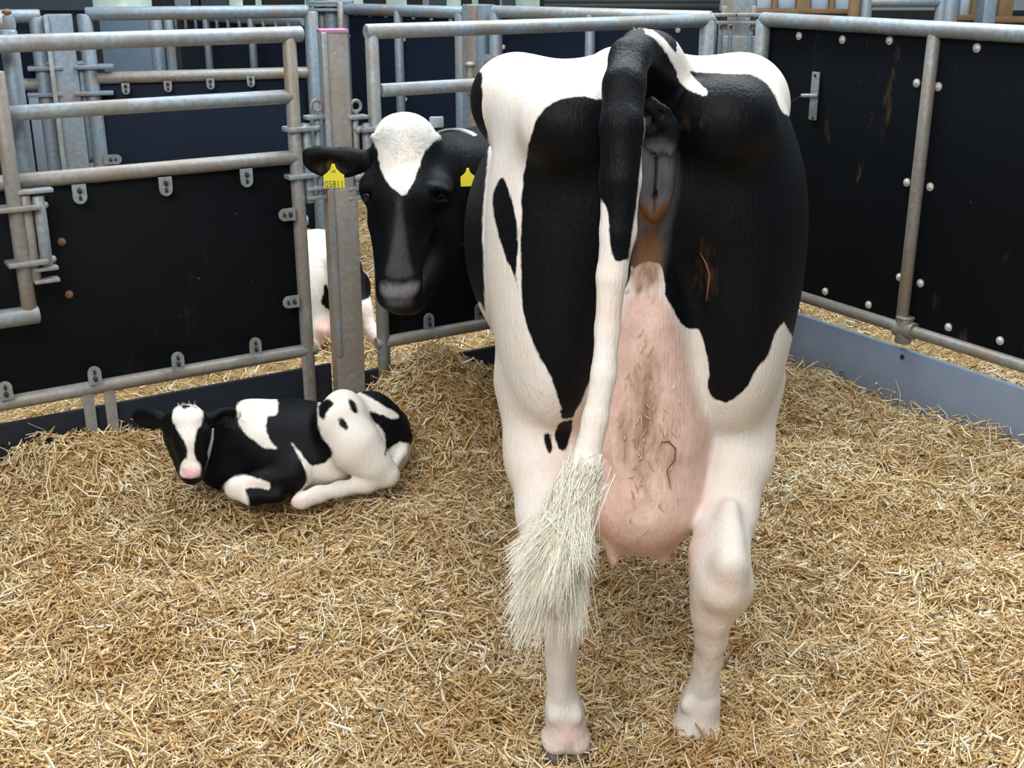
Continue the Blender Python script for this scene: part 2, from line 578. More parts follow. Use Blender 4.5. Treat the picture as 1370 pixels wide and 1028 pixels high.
def smoothpoly(u, v, poly, soft): return np.clip(0.5 - polyd(u, v, poly) / soft, 0, 1)
def blob(u, v, cx, cy, rx, ry): return np.clip(1 - np.sqrt(((u - cx) / rx) ** 2 + ((v - cy) / ry) ** 2), 0, 1)
def attrs(me, **kw):
    for k, a in kw.items():
        at = me.attributes.new(k, 'FLOAT', 'POINT')
        at.data.foreach_set('value', np.asarray(a, np.float32))
def strands(roots, dirs, L, r, bend, seed=1, seg=5):   # tapered three-sided hairs; arrays (n,3),(n,3),(n,),(n,)
    g = np.random.default_rng(seed)
    n = len(roots)
    d = dirs / np.linalg.norm(dirs, axis=1)[:, None]
    a = np.cross(d, g.normal(size=(n, 3))); a /= np.linalg.norm(a, axis=1)[:, None]
    b = np.cross(d, a)
    V = []
    for i in range(seg + 1):
        t = i / seg
        c = roots + d * (L * t)[:, None] + a * (bend * L * t * t)[:, None]
        w = r * (1 - t) ** 0.7 + 0.00025
        for q in range(3):
            an = 2 * math.pi * q / 3
            V.append(c + (a * math.cos(an) + b * math.sin(an)) * w[:, None])
    V = np.stack(V, 1)        # n, 3*(seg+1), 3
    f = []
    for i in range(seg):
        for q in range(3):
            f.append((i * 3 + q, i * 3 + (q + 1) % 3, (i + 1) * 3 + (q + 1) % 3, (i + 1) * 3 + q))
    f = np.array(f)
    m = 3 * (seg + 1)
    Fa = (f[None] + (np.arange(n) * m)[:, None, None]).reshape(-1, 4)
    return V.reshape(-1, 3), Fa
# ------------------------------------------------------------------ the pen: planes of its fences
PL = Plane(-0.6895, 4.10, (1.57, 1.0))        # left gate
PM = Plane(-0.491, 4.20, (1.57, 1.0))         # gate behind the cows
PR = Plane(1.632, 4.11, (-0.612, 1.0))        # boarded run on the right
BB = Plane(-2.06, 5.60, (1.30, 0.42))         # far pen, gate parallel to the left one
BC = Plane(0.93, 5.30, (-1.62, 1.15))         # far pen, boarded run leaving the pen corner

def rail(t, pl, px0, px1, z, r, mat='galv', off=0.0, name='rail'):
    return MB().pipe(pl.at(px0, z, off), pl.at(px1, z, off), r).build(name, M[mat], t)
def stile(t, pl, px, pyz, z0, z1, r, mat='galv', off=0.0, name='stile'):
    p = pl.pt(px, pyz, off)
    return MB().pipe((p.x, p.y, z0), (p.x, p.y, z1), r).build(name, M[mat], t)
def board(t, pl, px0, px1, z0, z1, th, mat, off=0.0, name='panel', zr=None):
    zr = zr or (z0 + z1) / 2
    a, b = pl.at(px0, zr, off), pl.at(px1, zr, off)
    L = (a - b).length
    return MB().box((a + b) / 2, pl.u, L, th, z0, z1, min(th, .02) * .3).build(name, M[mat], t)
def tab(t, pl, px, py, dx, dz, w=0.042, h=0.060, mat='galv', off=0.03, name='bracket'):
    b = pl.pt(px, py, off)
    ux = pl.u if dz else Vector((0, 0, 1))
    uz = Vector((0, 0, dz)) if dz else pl.u * dx
    o = MB().plate(b, ux, uz, w, h, 0.006).build(name, M[mat], t)
    c = b + uz * (h * .58) + pl.n * .005
    mb = MB()
    mb.ball(c + uz * .006, .0055, (1, 1, 1.6), None, 8, 6)
    mb.ball(c - uz * .016, .008, (1, 1, 1.2), None, 8, 6)
    s = mb.build('bolt_slot', M['slot'], o)
    s.parent = o
    s.matrix_parent_inverse = Matrix()
    return o
def bolts(t, pl, pts, r, mat='bolt', off=0.0, name='bolt'):
    for (x, y) in pts:
        c = pl.pt(x, y, off)
        q = pl.n.to_track_quat('Z', 'Y')
        mb = MB()
        mb.ball(c, r, (1, 1, .75), q, 12, 8)
        mb.tube([c - pl.n * .012, c + pl.n * .002], r * 1.25, 12)
        mb.build(name, M[mat], t)

ZT = PL.pt(200, 52.2).z
Z2 = PL.pt(200, 140.5).z
Z3 = PL.pt(200, 227.5).z
ZB = PL.pt(200, 505.5).z

def hinge(t, pl, off, stx, side, ring=True, low=True):
    """clamps, carrier tube, rod and eye bolt beside a stile; side +1 = to the right of it"""
    r = .016
    a, b = pl.pt(stx + side * 12, 165, off), pl.pt(stx + side * 12, 272, off)
    MB().pipe((a.x, a.y, a.z), (a.x, a.y, b.z), .0165).build('hinge_tube', M['galv'], t)
    for y in (172, 235):
        p = pl.pt(stx + side * 4, y, off)
        mb = MB()
        mb.box(p, pl.u, .105, .070, p.z - .008, p.z + .008, .004)
        q = p + pl.u * side * .060 + pl.n * .01
        mb.ball(q, .014, (1, 1, 1), None, 10, 8)
        mb.build('clamp', M['galv'], t)
    c, d = pl.pt(stx + side * 27, 160, off), pl.pt(stx + side * 27, 262, off)
    rod = MB().pipe((c.x, c.y, c.z), (c.x, c.y, d.z), .0125).build('hinge_pin', M['galv'], t)
    for y in (157, 252, 264):
        p = pl.pt(stx + side * 25, y, off)
        MB().box(p + pl.u * side * .0, pl.u, .075, .045, p.z - .006, p.z + .008, .004).build('hinge_lug', M['galv'], t)
    if ring:
        e = pl.pt(stx + side * 26, 142, off)
        mb = MB()
        mb.ring(e, pl.n, .0185, .006)
        mb.tube([(e.x, e.y, e.z - .02), (e.x, e.y, e.z - .04)], .007, 10)
        mb.build('eye_bolt', M['galv_tan'], t)

# ---- left gate
g = empty('pen_gate', (PL.pt(200, 505).x, PL.pt(200, 505).y, 0),
          'galvanised tube gate with black lower board behind the lying calf', 'gate')
rail(g, PL, -150, 404, ZT, .0255, name='top_rail')
rail(g, PL, -150, 396, Z2, .0230)
rail(g, PL, -150, 397, Z3, .0240, 'galv_tan')
rail(g, PL, -150, 423, ZB, .0230, 'galv_tan', name='bottom_rail')
stile(g, PL, 399, 260, .05, ZT, .0235, 'galv_tan')
board(g, PL, -150, 397, ZB + .012, Z3 - .014, .012, 'black_board', -.018)
for x, y in ((105, 247), (220.5, 237), (329, 226)):
    tab(g, PL, x, y, 0, -1)
for x, y in ((9, 535), (128, 514), (239, 494), (342.5, 474)):
    tab(g, PL, x, y, 0, 1)
for x, y in ((395, 286), (400, 402.5)):
    tab(g, PL, x, y, -1, 0)
bolts(g, PL, ((82.5, 323.5), (92.5, 394)), .010, 'rust_bolt', -.008)
for x, y in ((119.5, 545), (148, 540), (411.5, 500)):
    p = PL.pt(x, y, .012)
    MB().box(p, PL.u, .036, .010, 0.0, ZB - .005, .002).build('strap', M['galv_tan'], g)
hinge(g, PL, 0.0, 397, 1)

q = PL.pt(25, 150, -.075)
MB().pipe((q.x, q.y, ZB + .02), (q.x, q.y, PL.pt(14, 40, -.075).z), .026).build('upright', M['galv_far'], g)

# ---- narrow gate end clamped on in front of the left gate's far end
h = empty('clamped_gate_end', (PL.pt(20, 300, .075).x, PL.pt(20, 300, .075).y, 0.4),
          'short galvanised upright with a low rail clamped at the left edge, before the black board', 'gate')
st = PL.pt(29, 340, .075)
top, bot = PL.pt(5, 95, .075), PL.pt(46, 412, .075)
MB().pipe((st.x, st.y, top.z), (st.x, st.y, bot.z), .0225).build('stile', M['galv_tan'], h)
e1 = PL.pt(47, 412, .075)
MB().pipe(PL.at(-200, e1.z - .02, .075), PL.at(52, e1.z - .02, .075), .029).build('low_rail', M['galv'], h)
a, b = PL.pt(24, 262, .075), PL.pt(43, 378, .075)
MB().pipe((st.x + .024, st.y + .018, a.z), (st.x + .024, st.y + .018, b.z), .0175).build('hinge_tube', M['galv_tan'], h)
for y in (278, 351):
    p = PL.pt(20 + (y - 278) * .16 + 4, y, .075)
    mb = MB(); mb.box(p, PL.u, .115, .072, p.z - .007, p.z + .007, .003)
    mb.ball(p + PL.u * .075, .012); mb.build('clamp', M['galv_tan'], h)
a, b = PL.pt(52, 262, .075), PL.pt(60, 358, .075)
c0 = PL.pt(57, 310, .075)
MB().pipe((c0.x, c0.y, a.z), (c0.x, c0.y, b.z), .018).build('hinge_pin', M['galv'], h)
for x, y, w in ((42, 256, .12), (60, 359, .075), (62, 375, .075)):
    p = PL.pt(x, y, .075)
    MB().box(p, PL.u, w, .04, p.z - .006, p.z + .006, .003).build('hinge_lug', M['galv'], h)

# ---- middle gate
g = empty('pen_gate', (PM.pt(600, 440).x, PM.pt(600, 440).y, 0),
          'galvanised tube gate behind the two standing cows, under the raised tail', 'gate')
ZTm = PM.pt(700, 35.5).z
rail(g, PM, 489, 953, ZTm, .0255, name='top_rail')
Z2m = PM.pt(575, 117).z
rail(g, PM, 510, 940, Z2m, .0230)
rail(g, PM, 510, 940, Z3, .0235)
ZBm = PM.pt(580, 446).z
rail(g, PM, 503, 940, ZBm, .0230, 'galv_tan', name='bottom_rail')
stile(g, PM, 503, 200, .05, ZTm, .0235)
stile(g, PM, 944, 80, .05, ZTm, .030)
board(g, PM, 512, 940, ZBm + .012, Z3 - .014, .012, 'black_board_dirty', -.018)
tab(g, PM, 574, 440, 0, 1)
tab(g, PM, 642, 426, 0, 1)
p = PM.pt(517, 490, .012)
MB().box(p, PM.u, .036, .010, 0.0, ZBm - .005, .002).build('strap', M['galv_tan'], g)
hinge(g, PM, 0.0, 502, -1)

# ---- post between the two gates
pc = (PL.pt(441, 300) + PM.pt(479, 300)) / 2
pc = Vector((pc.x, pc.y, 0)) - PL.n * .02
t = empty('gate_post', (pc.x, pc.y, 0), 'square steel post between the gates, behind the black ear', 'post')
zt = P(447, 42, pc.y).z
MB().box(pc, (1, 0.35, 0), .090, .075, -.05, zt, .006).build('shaft', M['galv_tan'], t)
MB().box(pc - Vector((.030, .03, 0)), (1, 0.35, 0), .018, .070, .3, zt - .001, .003).build('flange', M['galv'], t)
zs = P(460, 250, pc.y).z
MB().box(pc, (1, 0.35, 0), .105, .09, -.05, zs, .008).build('sleeve', M['galv_tan'], t)
o = MB().box(pc, (1, 0.35, 0), .094, .08, zt - .004, zt + .008, .002).build('painted_top', M['pink_paint'], t)
o['label'] = 'pink painted top edge'

# ---- kick boards at the foot of the gates
def kick(pl, px0, px1, py0, py1, z0, mat, label, off, th=.02):
    a, b = pl.pt(px0, py0, off), pl.pt(px1, py1, off)
    zt = (a.z + b.z) / 2
    a.z = b.z = 0
    c = (a + b) / 2
    o = MB().box(c, b - a, (a - b).length, th, z0, zt, .004).build('kick_board', M[mat])
    return tag(o, label, 'board')
kick(PL, -90, 442, 583, 487, -.1, 'kick_black', 'long black board at the foot of the left gate, behind the calf', -.012)
kick(PM, 470, 900, 502, 415, -.1, 'kick_black', 'black board at the foot of the middle gate, right of the square post', -.012)

# ---- right boarded run
r = empty('pen_fence', (PR.pt(1230, 440).x, PR.pt(1230, 440).y, 0),
          'black boarded fence in a galvanised frame along the right of the pen', 'fence')
ZTr = PR.pt(1200, 36.2).z
ZBr = PR.pt(1170, 427.5).z
rail(r, PR, 1020, 1600, ZTr, .0285, name='top_rail')
rail(r, PR, 1042, 1600, ZBr, .0225, 'galv_tan', name='bottom_rail')
stile(r, PR, 1017, 90, .05, ZTr, .030)
stile(r, PR, 1228, 240, ZBr, ZTr, .0235, 'galv_tan')
board(r, PR, 1020, 1600, ZBr + .01, ZTr - .01, .014, 'black_board_dirty', -.024)
bolts(r, PR, ((1069, 48), (1127, 53), (1190, 54), (1307, 64), (1226.5, 111), (1255.5, 116), (1213.5, 244), (1244.5, 250),
              (1203.5, 371), (1231.5, 379), (1051, 375), (1104, 390), (1162, 408), (1269, 438), (1338, 456), (1033, 92)), .0125, 'bolt', -.016)
p = PR.pt(1210, 440, 0)
p1 = PR.pt(1200, 438); p2 = PR.pt(1224, 444)
mb = MB()
mb.tube([p1, p2], .033, 14)
mb.pipe((p.x, p.y, ZBr - .055), (p.x, p.y, ZBr + .05), .031)
mb.ring((p.x, p.y, ZBr + .045), (0, 0, 1), .029, .006)
mb.build('tee_clamp', M['galv_tan'], r)
p = PR.pt(1050, 399, 0)
MB().box(p, PR.u, .075, .075, p.z - .05, p.z + .028, .01).build('corner_clamp', M['galv_tan'], r)
a, b = PR.pt(1091, 96, -.008), PR.pt(1088, 161, -.008)
o = MB().box((a + b) / 2, PR.u, .040, .010, b.z, a.z, .004).build('latch_plate', M['galv'], r)
for x_, y_ in ((1090.5, 101), (1087.5, 158)):
    MB().ball(PR.pt(x_, y_, -.002), .006, (1, 1, 1), None, 8, 6).build('screw', M['slot'], r)
MB().pipe(PR.pt(1094, 128, .005), PR.pt(1072, 128, .035), .008, 10).build('latch_pin', M['galv'], r)
MB().tube([PR.pt(1073, 128, .03), PR.pt(1063, 134, .02), PR.pt(1052, 141, 0)], .0022, 6).build('wire', M['slot'], r)
# steel kick plate
a, b = PR.pt(1040, 405, -.005), PR.pt(1370, 533, -.005)
zk = (a.z + b.z) / 2
d = (b - a); d.z = 0; d.normalize()
e = a + d * 2.4
k = empty('kick_plate', ((a + b).x / 2, (a + b).y / 2, 0), 'blue-grey steel plate along the foot of the right fence', 'board')
c = (a + e) / 2
MB().box(c, d, 2.4, .008, -.1, zk, .002).build('plate', M['blue_grey'], k)
MB().box(c - PR.n * .012, d, 2.4, .028, zk - .006, zk + .003, .002).build('folded_edge', M['blue_grey'], k)
for x, y in ((1048, 428), (1043.5, 455), (1207, 478)):
    q = PR.pt(x, y, .0005)
    MB().tube([q - PR.n * .004, q + PR.n * .002], .010, 12).build('bolt_hole', M['slot'], k)

# ---- corner post
cpos = P(985, 60, 5.30); cpos.z = 0
t = empty('corner_post', (cpos.x, cpos.y, 0), 'tall galvanised post with latch plates in the pen corner, above the cow\'s rump', 'post')
MB().box(cpos, PR.u, .10, .10, -.05, 1.60, .008).build('shaft', M['galv'], t)
for zz0, zz1 in ((P(985, 85, 5.25).z, P(985, 48, 5.25).z),):
    MB().box(cpos - Vector((0, .07, 0)), (1, 0, 0), .15, .02, zz0 - .3, zz1, .004).build('face_plate', M['galv'], t)
for x, y in ((968, 20), (972, 30), (1000, 20), (1006, 30)):
    q = P(x, y, 5.18)
    MB().box(q, (1, 0, 0), .11, .05, q.z - .007, q.z + .007, .003).build('latch_lug', M['galv'], t)
for x in (969, 1008):
    q = P(x, 8, 5.2); q2 = P(x, 40, 5.2)
    MB().pipe(q2, q, .013, 10).build('drop_pin', M['galv_tan'], t)
for x in (963, 976, 1003):
    q = P(x, 60, 5.22)
    MB().box(q, (1, 0, 0), .014, .03, .6, P(x, 33, 5.22).z, .002).build('edge_strip', M['galv_far'], t)

# ------------------------------------------------------------------ the pens beyond
zT, zM, zLo = BB.pt(260, 17).z, BB.pt(260, 101).z, .42
g = empty('far_gate', (BB.pt(270, 100).x, BB.pt(270, 100).y, 0), 'weathered tube gate with a black board, seen over the left gate', 'gate')
rail(g, BB, 114, 412, zT, .030, 'galv_far', name='top_rail')
rail(g, BB, 128, 412, zM, .027, 'galv_tan')
rail(g, BB, 128, 412, zLo, .027, 'galv_far', name='bottom_rail')
stile(g, BB, 122, 100, .0, zT, .034, 'galv_far')
stile(g, BB, 418, 60, .0, zT, .034, 'galv_far')
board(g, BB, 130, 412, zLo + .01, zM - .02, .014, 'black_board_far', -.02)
for x, y in ((167.5, 110), (224, 107), (281, 103.5), (335, 100.5)):
    tab(g, BB, x, y + 1.5, 0, -1, .036, .050, 'galv', .035)
for x, y, dx in ((145, 214, 1),):
    tab(g, BB, x - 6, y, dx, 0, .045, .08, 'galv_far', .035)
for y in (89, 124):
    q = BB.pt(126, y, .0)
    MB().box(q, BB.u, .17, .10, q.z - .009, q.z + .009, .003).build('clamp', M['galv_far'], g)
q0, q1 = BB.pt(107, 84, 0), BB.pt(111, 210, 0)
MB().pipe((q0.x, q0.y, q0.z), (q0.x, q0.y, q1.z), .020).build('hinge_pin', M['galv_far'], g)
q = BB.pt(105, 75, 0)
mb = MB(); mb.ring(q, BB.n, .030, .009); mb.tube([(q.x, q.y, q.z - .03), (q.x, q.y, q.z - .06)], .01, 8)
mb.build('eye_bolt', M['galv'], g)
q = BB.pt(108, 84, 0)
MB().box(q, BB.u, .13, .05, q.z - .007, q.z + .007, .003).build('hinge_lug', M['galv_far'], g)

g = empty('far_gate', (BB.pt(20, 100).x, BB.pt(20, 100).y, 0), 'weathered tube gate with a black board at the top left corner', 'gate')
zTl = BB.pt(20, 22).z
rail(g, BB, -120, 54, zTl, .030, 'galv_far', name='top_rail')
rail(g, BB, -120, 58, BB.pt(40, 113).z, .027, 'galv_tan')
stile(g, BB, 58, 100, 0, zTl, .034, 'galv_far')
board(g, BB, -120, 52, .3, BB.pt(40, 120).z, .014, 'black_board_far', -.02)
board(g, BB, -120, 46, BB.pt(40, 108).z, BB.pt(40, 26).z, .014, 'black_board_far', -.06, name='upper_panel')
for y in (91, 126):
    q = BB.pt(61, y, .0)
    MB().box(q, BB.u, .15, .10, q.z - .009, q.z + .009, .003).build('clamp', M['galv_far'], g)
q0, q1 = BB.pt(71, 86, 0), BB.pt(76, 210, 0)
MB().pipe((q0.x, q0.y, q0.z), (q0.x, q0.y, q1.z), .020).build('hinge_pin', M['galv_far'], g)
q = BB.pt(69, 84, 0)
MB().box(q, BB.u, .13, .05, q.z - .007, q.z + .007, .003).build('hinge_lug', M['galv_far'], g)
q = BB.pt(69, 77, 0)
mb = MB(); mb.tube([(q.x, q.y, q.z - .06), (q.x, q.y, q.z + .03)], [.018, .008], 8); mb.build('drop_pin', M['rust_bolt'], g)

t = empty('far_post', (BB.pt(90, 120).x, BB.pt(90, 120).y, 0), 'weathered square post between the two far gates, left of the ring bolt', 'post')
q = BB.pt(90, 120, -.01); q.z = 0
MB().box(q, BB.u, .115, .10, -.05, BB.pt(85, 19).z, .006).build('shaft', M['galv_far'], t)
MB().box(q - BB.u * .052 + BB.n * .02, BB.u, .02, .12, -.05, BB.pt(85, 19).z - .002, .003).build('flange', M['galv'], t)

t = empty('pipe_end', P(8, 31, 4.6), 'pale end of a thick pipe with a rusty bolt, top left corner', 'pipe')
a = P(-60, 34, 4.6); b = P(17, 31, 4.6)
MB().pipe(a, b, .035).build('pipe', M['galv'], t)
MB().box(P(11, 30, 4.56), (1, 0, 0), .03, .03, P(11, 42, 4.56).z, P(11, 20, 4.56).z, .004).build('bracket', M['galv'], t)
MB().ball(P(9, 16, 4.55), .014, (1.3, 1, .8), None, 10, 7).build('bolt', M['rust_bolt'], t)

# light panel and posts of a farther stall
BD = Plane(P(200, 60, 7.6).x, 7.6, (1.0, 0.05))
def pale_sheet(px0, px1, D, z0, z1, mat, label):
    a, b = P(px0, 60, D), P(px1, 60, D)
    o = MB().box(((a.x + b.x) / 2, D, 0), (1, 0, 0), b.x - a.x, .03, z0, z1, .004).build('stall_sheet', M[mat])
    tag(o, label, 'panel')
    return o
pale_sheet(137, 215, 7.9, 0, P(0, 26, 7.9).z, 'grey_panel', 'pale grey stall sheet behind the far gate, left of the dark comb barrier')
t = empty('stall_sheet', (BB.pt(98, 190, -.5).x, BB.pt(98, 190, -.5).y, 0), 'pale blue-grey sheet low between the two far gates', 'panel')
q = BB.pt(98, 190, -.5); q.z = 0
MB().box(q, BB.u, .46, .02, .35, BB.pt(98, 122, -.5).z, .003).build('sheet', M['pale_board'], t)
o = MB().pipe(BB.at(66, BB.pt(98, 211, -.4).z, -.4), BB.at(150, BB.pt(98, 211, -.4).z, -.4), .03).build('rail', M['galv_far'], t)
for px, lb in ((211, 'thick round post left of the comb barrier'), (228, 'thinner round post right beside the comb barrier')):
    q = P(px, 60, 7.5)
    o = MB().pipe((q.x, 7.5, -.05), (q.x, 7.5, P(px, 18, 7.5).z), .042 if px == 211 else .028).build('stall_post', M['galv_far'])
    tag(o, 'weathered ' + lb, 'post')

# comb barrier
zc0 = P(235, 20, 7.4); zc1 = P(408, 30, 6.2)
g = empty('comb_barrier', ((zc0.x + zc1.x) / 2, (zc0.y + zc1.y) / 2, 0), 'dark board barrier hung with short pipe teeth, beyond the far gate', 'barrier')
zt = (zc0.z + zc1.z) / 2
zc0.z = P(235, 20, 7.4).z; zc1.z = P(408, 28, 6.2).z
MB().pipe(zc0, zc1, .030).build('top_rail', M['galv_far'], g)
dd = (zc1 - zc0); dh = Vector((dd.x, dd.y, 0)).normalized()
cc = (zc0 + zc1) / 2 + Vector((dh.y, -dh.x, 0)) * -.03
MB().box(cc, dh, dd.length * 1.02, .02, .3, min(zc0.z, zc1.z) - .01, .003).build('panel', M['black_board_far'], g)
for i in range(11):
    q = zc0.lerp(zc1, (i + .3) / 11.2)
    lng = .55 if i in (3, 7) else .085
    rr = .022 if i in (3, 7) else .011
    q = q + Vector((dh.y, -dh.x, 0)) * .02
    MB().pipe((q.x, q.y, q.z - lng), (q.x, q.y, q.z), rr, 8).build('upright' if lng > .3 else 'tooth', M['galv_far'], g)

# boarded run leaving the corner, in two bays, and the posts between
def bay(px0, px1, py, label, boltpx, midx):
    z = BC.pt((px0 + px1) / 2, py).z
    g = empty('far_fence', (BC.pt((px0 + px1) / 2, 100).x, BC.pt((px0 + px1) / 2, 100).y, 0), label, 'fence')
    rail(g, BC, px0, px1, z, .030, 'galv_far' if px0 < 600 else 'galv', name='top_rail')
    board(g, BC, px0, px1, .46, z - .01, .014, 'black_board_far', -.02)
    rail(g, BC, px0, px1, .45, .026, 'galv_far', name='bottom_rail')
    stile(g, BC, px0 + 4, 90, 0, z, .034, 'galv_far')
    stile(g, BC, px1 - 6, 90, 0, z, .034, 'galv_far')
    stile(g, BC, midx, 90, .45, z, .024, 'galv_far', .01)
    for x in boltpx:
        bolts(g, BC, ((x, 17 + (x - 460) * .055),), .011, 'bolt', -.01)
    return g
g = bay(458, 624, 14.5, 'dark boarded fence beyond the middle gate, left bay with a row of bolts', (476, 495, 516, 553, 577, 603), 535)
bolts(g, BC, ((540, 53), (466, 48), (542, 133), (468, 120)), .010, 'bolt', -.01)
g = bay(660, 952, 20, 'dark boarded fence beyond the middle gate, bay next to the pen corner', (700, 740, 765), 789)
bolts(g, BC, ((673, 63), (907, 40)), .010, 'bolt', -.01)
q = BC.pt(641, 80, -.01); q.z = 0
t = empty('far_post', (q.x, q.y, 0), 'square steel post between the two far fence bays, left of the white rump', 'post')
zt = BC.pt(641, 6).z
MB().box(q, BC.u, .135, .10, -.05, zt, .006).build('shaft', M['galv_far'], t)
MB().box(q + BC.n * .055, BC.u, .05, .012, -.05, zt - .003, .003).build('rib', M['galv_tan'], t)
q = BC.pt(629, 98, .06)
mb = MB(); mb.pipe((q.x, q.y, q.z - .10), (q.x, q.y, q.z + .03), .020, 10); mb.ball((q.x, q.y, q.z + .04), .028, (1, 1, .6))
mb.build('latch', M['galv_tan'], t)
q = BC.pt(658, 82, .02)
MB().box(q, BC.u, .09, .03, q.z - .05, q.z + .03, .004).build('latch_plate', M['galv_tan'], t)
q = BC.pt(446, 60, 0); q.z = 0
t = empty('far_post', (q.x, q.y, 0), 'round steel post with clamps above the pink-topped post', 'post')
MB().pipe((q.x, q.y, -.05), (q.x, q.y, 1.62), .048).build('shaft', M['galv_far'], t)
for y in (3, 7, 13):
    w = BC.pt(444, y, .03)
    MB().box(w, (1, 0, 0), .22, .08, w.z - .008, w.z + .008, .003).build('clamp', M['galv_far'], t)
for x in (431, 456):
    w = BC.pt(x, 30, .04)
    MB().pipe((w.x, w.y, .9), (w.x, w.y, BC.pt(x, 3, .04).z), .017, 8).build('drop_pin', M['galv_tan'], t)

# barn edge: low wall with openings to the daylight
FY = 12.0
def far_box(name, px0, px1, py0, py1, D, mat, label, cat, th=.12, group=None, zlow=None):
    a, b = P(px0, py1, D), P(px1, py0, D)
    z0 = a.z if zlow is None else zlow
    o = MB().box(((a.x + b.x) / 2, D, 0), (1, 0, 0), abs(b.x - a.x), th, z0, b.z, .01).build(name, M[mat])
    return tag(o, label, cat, group)
w = MB()
xa, xb = P(-700, 10, FY).x, P(2000, 10, FY).x
w.box(((xa + xb) / 2, FY, 0), (1, 0, 0), xb - xa, .15, -.1, P(0, 14, FY).z)
o = w.build('wall_back', M['dark_mach']); o['kind'] = 'structure'
w = MB()
zf = P(0, -60, FY).z
w.box((xa + 2.5, FY, 0), (1, 0, 0), 5.0, .15, zf, 4.6)
w.box(((xa + xb) / 2, FY, 0), (1, 0, 0), xb - xa, .14, P(0, -95, FY).z, 4.6)
o = w.build('wall_upper', M['dark_mach']); o['kind'] = 'structure'
for i, (x0, x1) in enumerate(((-60, 108), (206, 221), (257, 262), (268, 296), (327, 332), (352, 400), (421, 428), (487, 512), (545, 562), (575, 595), (617, 630), (640, 668), (672, 690), (722, 960), (975, 1010))):
    far_box('wall_post', x0, x1, -120, 14, FY - .1, 'dark_mach' if i % 3 else 'grey_panel', None, None)['kind'] = 'structure'
o = MB().box((0, 26, 0), (1, 0, 0), 60, 27.5, -.3, -.12).build('ground_outside', M['grass']); o['kind'] = 'structure'
for i, (x0, x1) in enumerate(((95, 215), (255, 345), (352, 405), (418, 500), (510, 560), (590, 665), (680, 725))):
    a, b = P(x0, 16, FY + .25), P(x1, -60, FY + .25)
    o = MB().box(((a.x + b.x) / 2, FY + .25, 0), (1, 0, 0), b.x - a.x, .02, a.z, b.z, 0).build('window_%d' % (i + 1), M['daylit'])
    o['kind'] = 'structure'
# right: stalls behind the boarded run
far = (
 ('stall_board', 965, 1010, 0, 14, 8.0, 'pale_board'), ('stall_board', 1012, 1032, -6, 11, 8.0, 'pale_board'),
 ('stall_board', 1040, 1064, -6, 11, 8.0, 'pale_board'), ('stall_board', 1084, 1108, -6, 13, 8.0, 'pale_board'),
 ('stall_board', 1116, 1138, -6, 14, 8.0, 'pale_board'), ('stall_board', 1283, 1298, -6, 22, 8.0, 'pale_board'),
)
g = empty('stall_partition', P(1070, 15, 8.05), 'stall partition of pale boards between brown posts, above the right fence', 'partition')
for n_, x0, x1, y0, y1, D, m_ in far:
    a, b = P(x0, y1, D), P(x1, y0, D)
    MB().box(((a.x + b.x) / 2, D, 0), (1, 0, 0), b.x - a.x, .03, a.z, b.z, .003).build('pale_board', M[m_], g)
for x0, x1 in ((1032, 1040), (1064, 1084), (1108, 1116), (1298, 1310), (1334, 1356)):
    a, b = P(x0, 16, 7.95), P(x1, -8, 7.95)
    MB().box(((a.x + b.x) / 2, 7.95, 0), (1, 0, 0), b.x - a.x, .06, a.z - .2, b.z, .004).build('upright', M['brown_wood'], g)
for x0, x1, y0, y1 in ((1010, 1140, 12, 18), (1280, 1312, 20, 27), (1325, 1420, 22, 30)):
    a, b = P(x0, y1, 7.9), P(x1, y0, 7.9)
    MB().box(((a.x + b.x) / 2, 7.9, 0), (1, 0, 0), b.x - a.x, .06, a.z, b.z, .004).build('bottom_rail', M['brown_wood'], g)
g = empty('steel_hurdle', P(1200, 20, 7.4), 'pale steel hurdle frame behind the top rail of the right fence', 'hurdle')
for x in (1142, 1158, 1258, 1270):
    q = P(x, 20, 7.4)
    MB().pipe((q.x, q.y, .5), (q.x, q.y, 1.62), .035 if x != 1270 else .05, 10).build('upright', M['galv_far'] if x != 1142 else M['brown_wood'], g)
MB().pipe(P(1160, 3, 7.4), P(1262, 3, 7.4), .03, 10).build('top_rail', M['galv_far'], g)
o = far_box('round_post', 1308, 1330, -10, 30, 7.6, 'galv_far', 'thick blue-grey post at the top right, between brown uprights', 'post', .15, None, 0)
# dark hay-rack rails over the middle gate's right end
g = empty('feed_rack', P(850, 5, 9), 'dark slatted feed rack beyond the barn fences, above the raised tail', 'rack')
for y in (1, 8):
    MB().pipe(P(728, y, 9), P(962, y, 9), .028, 8).build('rack_rail', M['dark_mach'], g)
for x in range(735, 962, 16):
    MB().pipe(P(x, 20, 9), P(x + 3, -8, 9), .014, 6).build('rack_bar', M['dark_mach'], g)
# ------------------------------------------------------------------ straw bed
def vnoise(x, y, seed, scale):
    g = np.random.default_rng(seed)
    T = g.random((64, 64))
    x = np.asarray(x) / scale + 31.7; y = np.asarray(y) / scale + 17.3
    i = np.floor(x).astype(int); j = np.floor(y).astype(int)
    fx = x - i; fy = y - j
    fx = fx * fx * (3 - 2 * fx); fy = fy * fy * (3 - 2 * fy)
    a = T[i % 64, j % 64]; b = T[(i + 1) % 64, j % 64]; c = T[i % 64, (j + 1) % 64]; d = T[(i + 1) % 64, (j + 1) % 64]
    return (a * (1 - fx) + b * fx) * (1 - fy) + (c * (1 - fx) + d * fx) * fy - .5
MOUNDS = []
def mound(px, py, z, s, squash=1.0):
    p = Z(px, py, z)
    MOUNDS.append((p.x, p.y, z, s, squash))
mound(75, 590, .19, .26)
mound(150, 575, .17, .22)
mound(575, 492, .24, .24)
mound(500, 515, .12, .22)
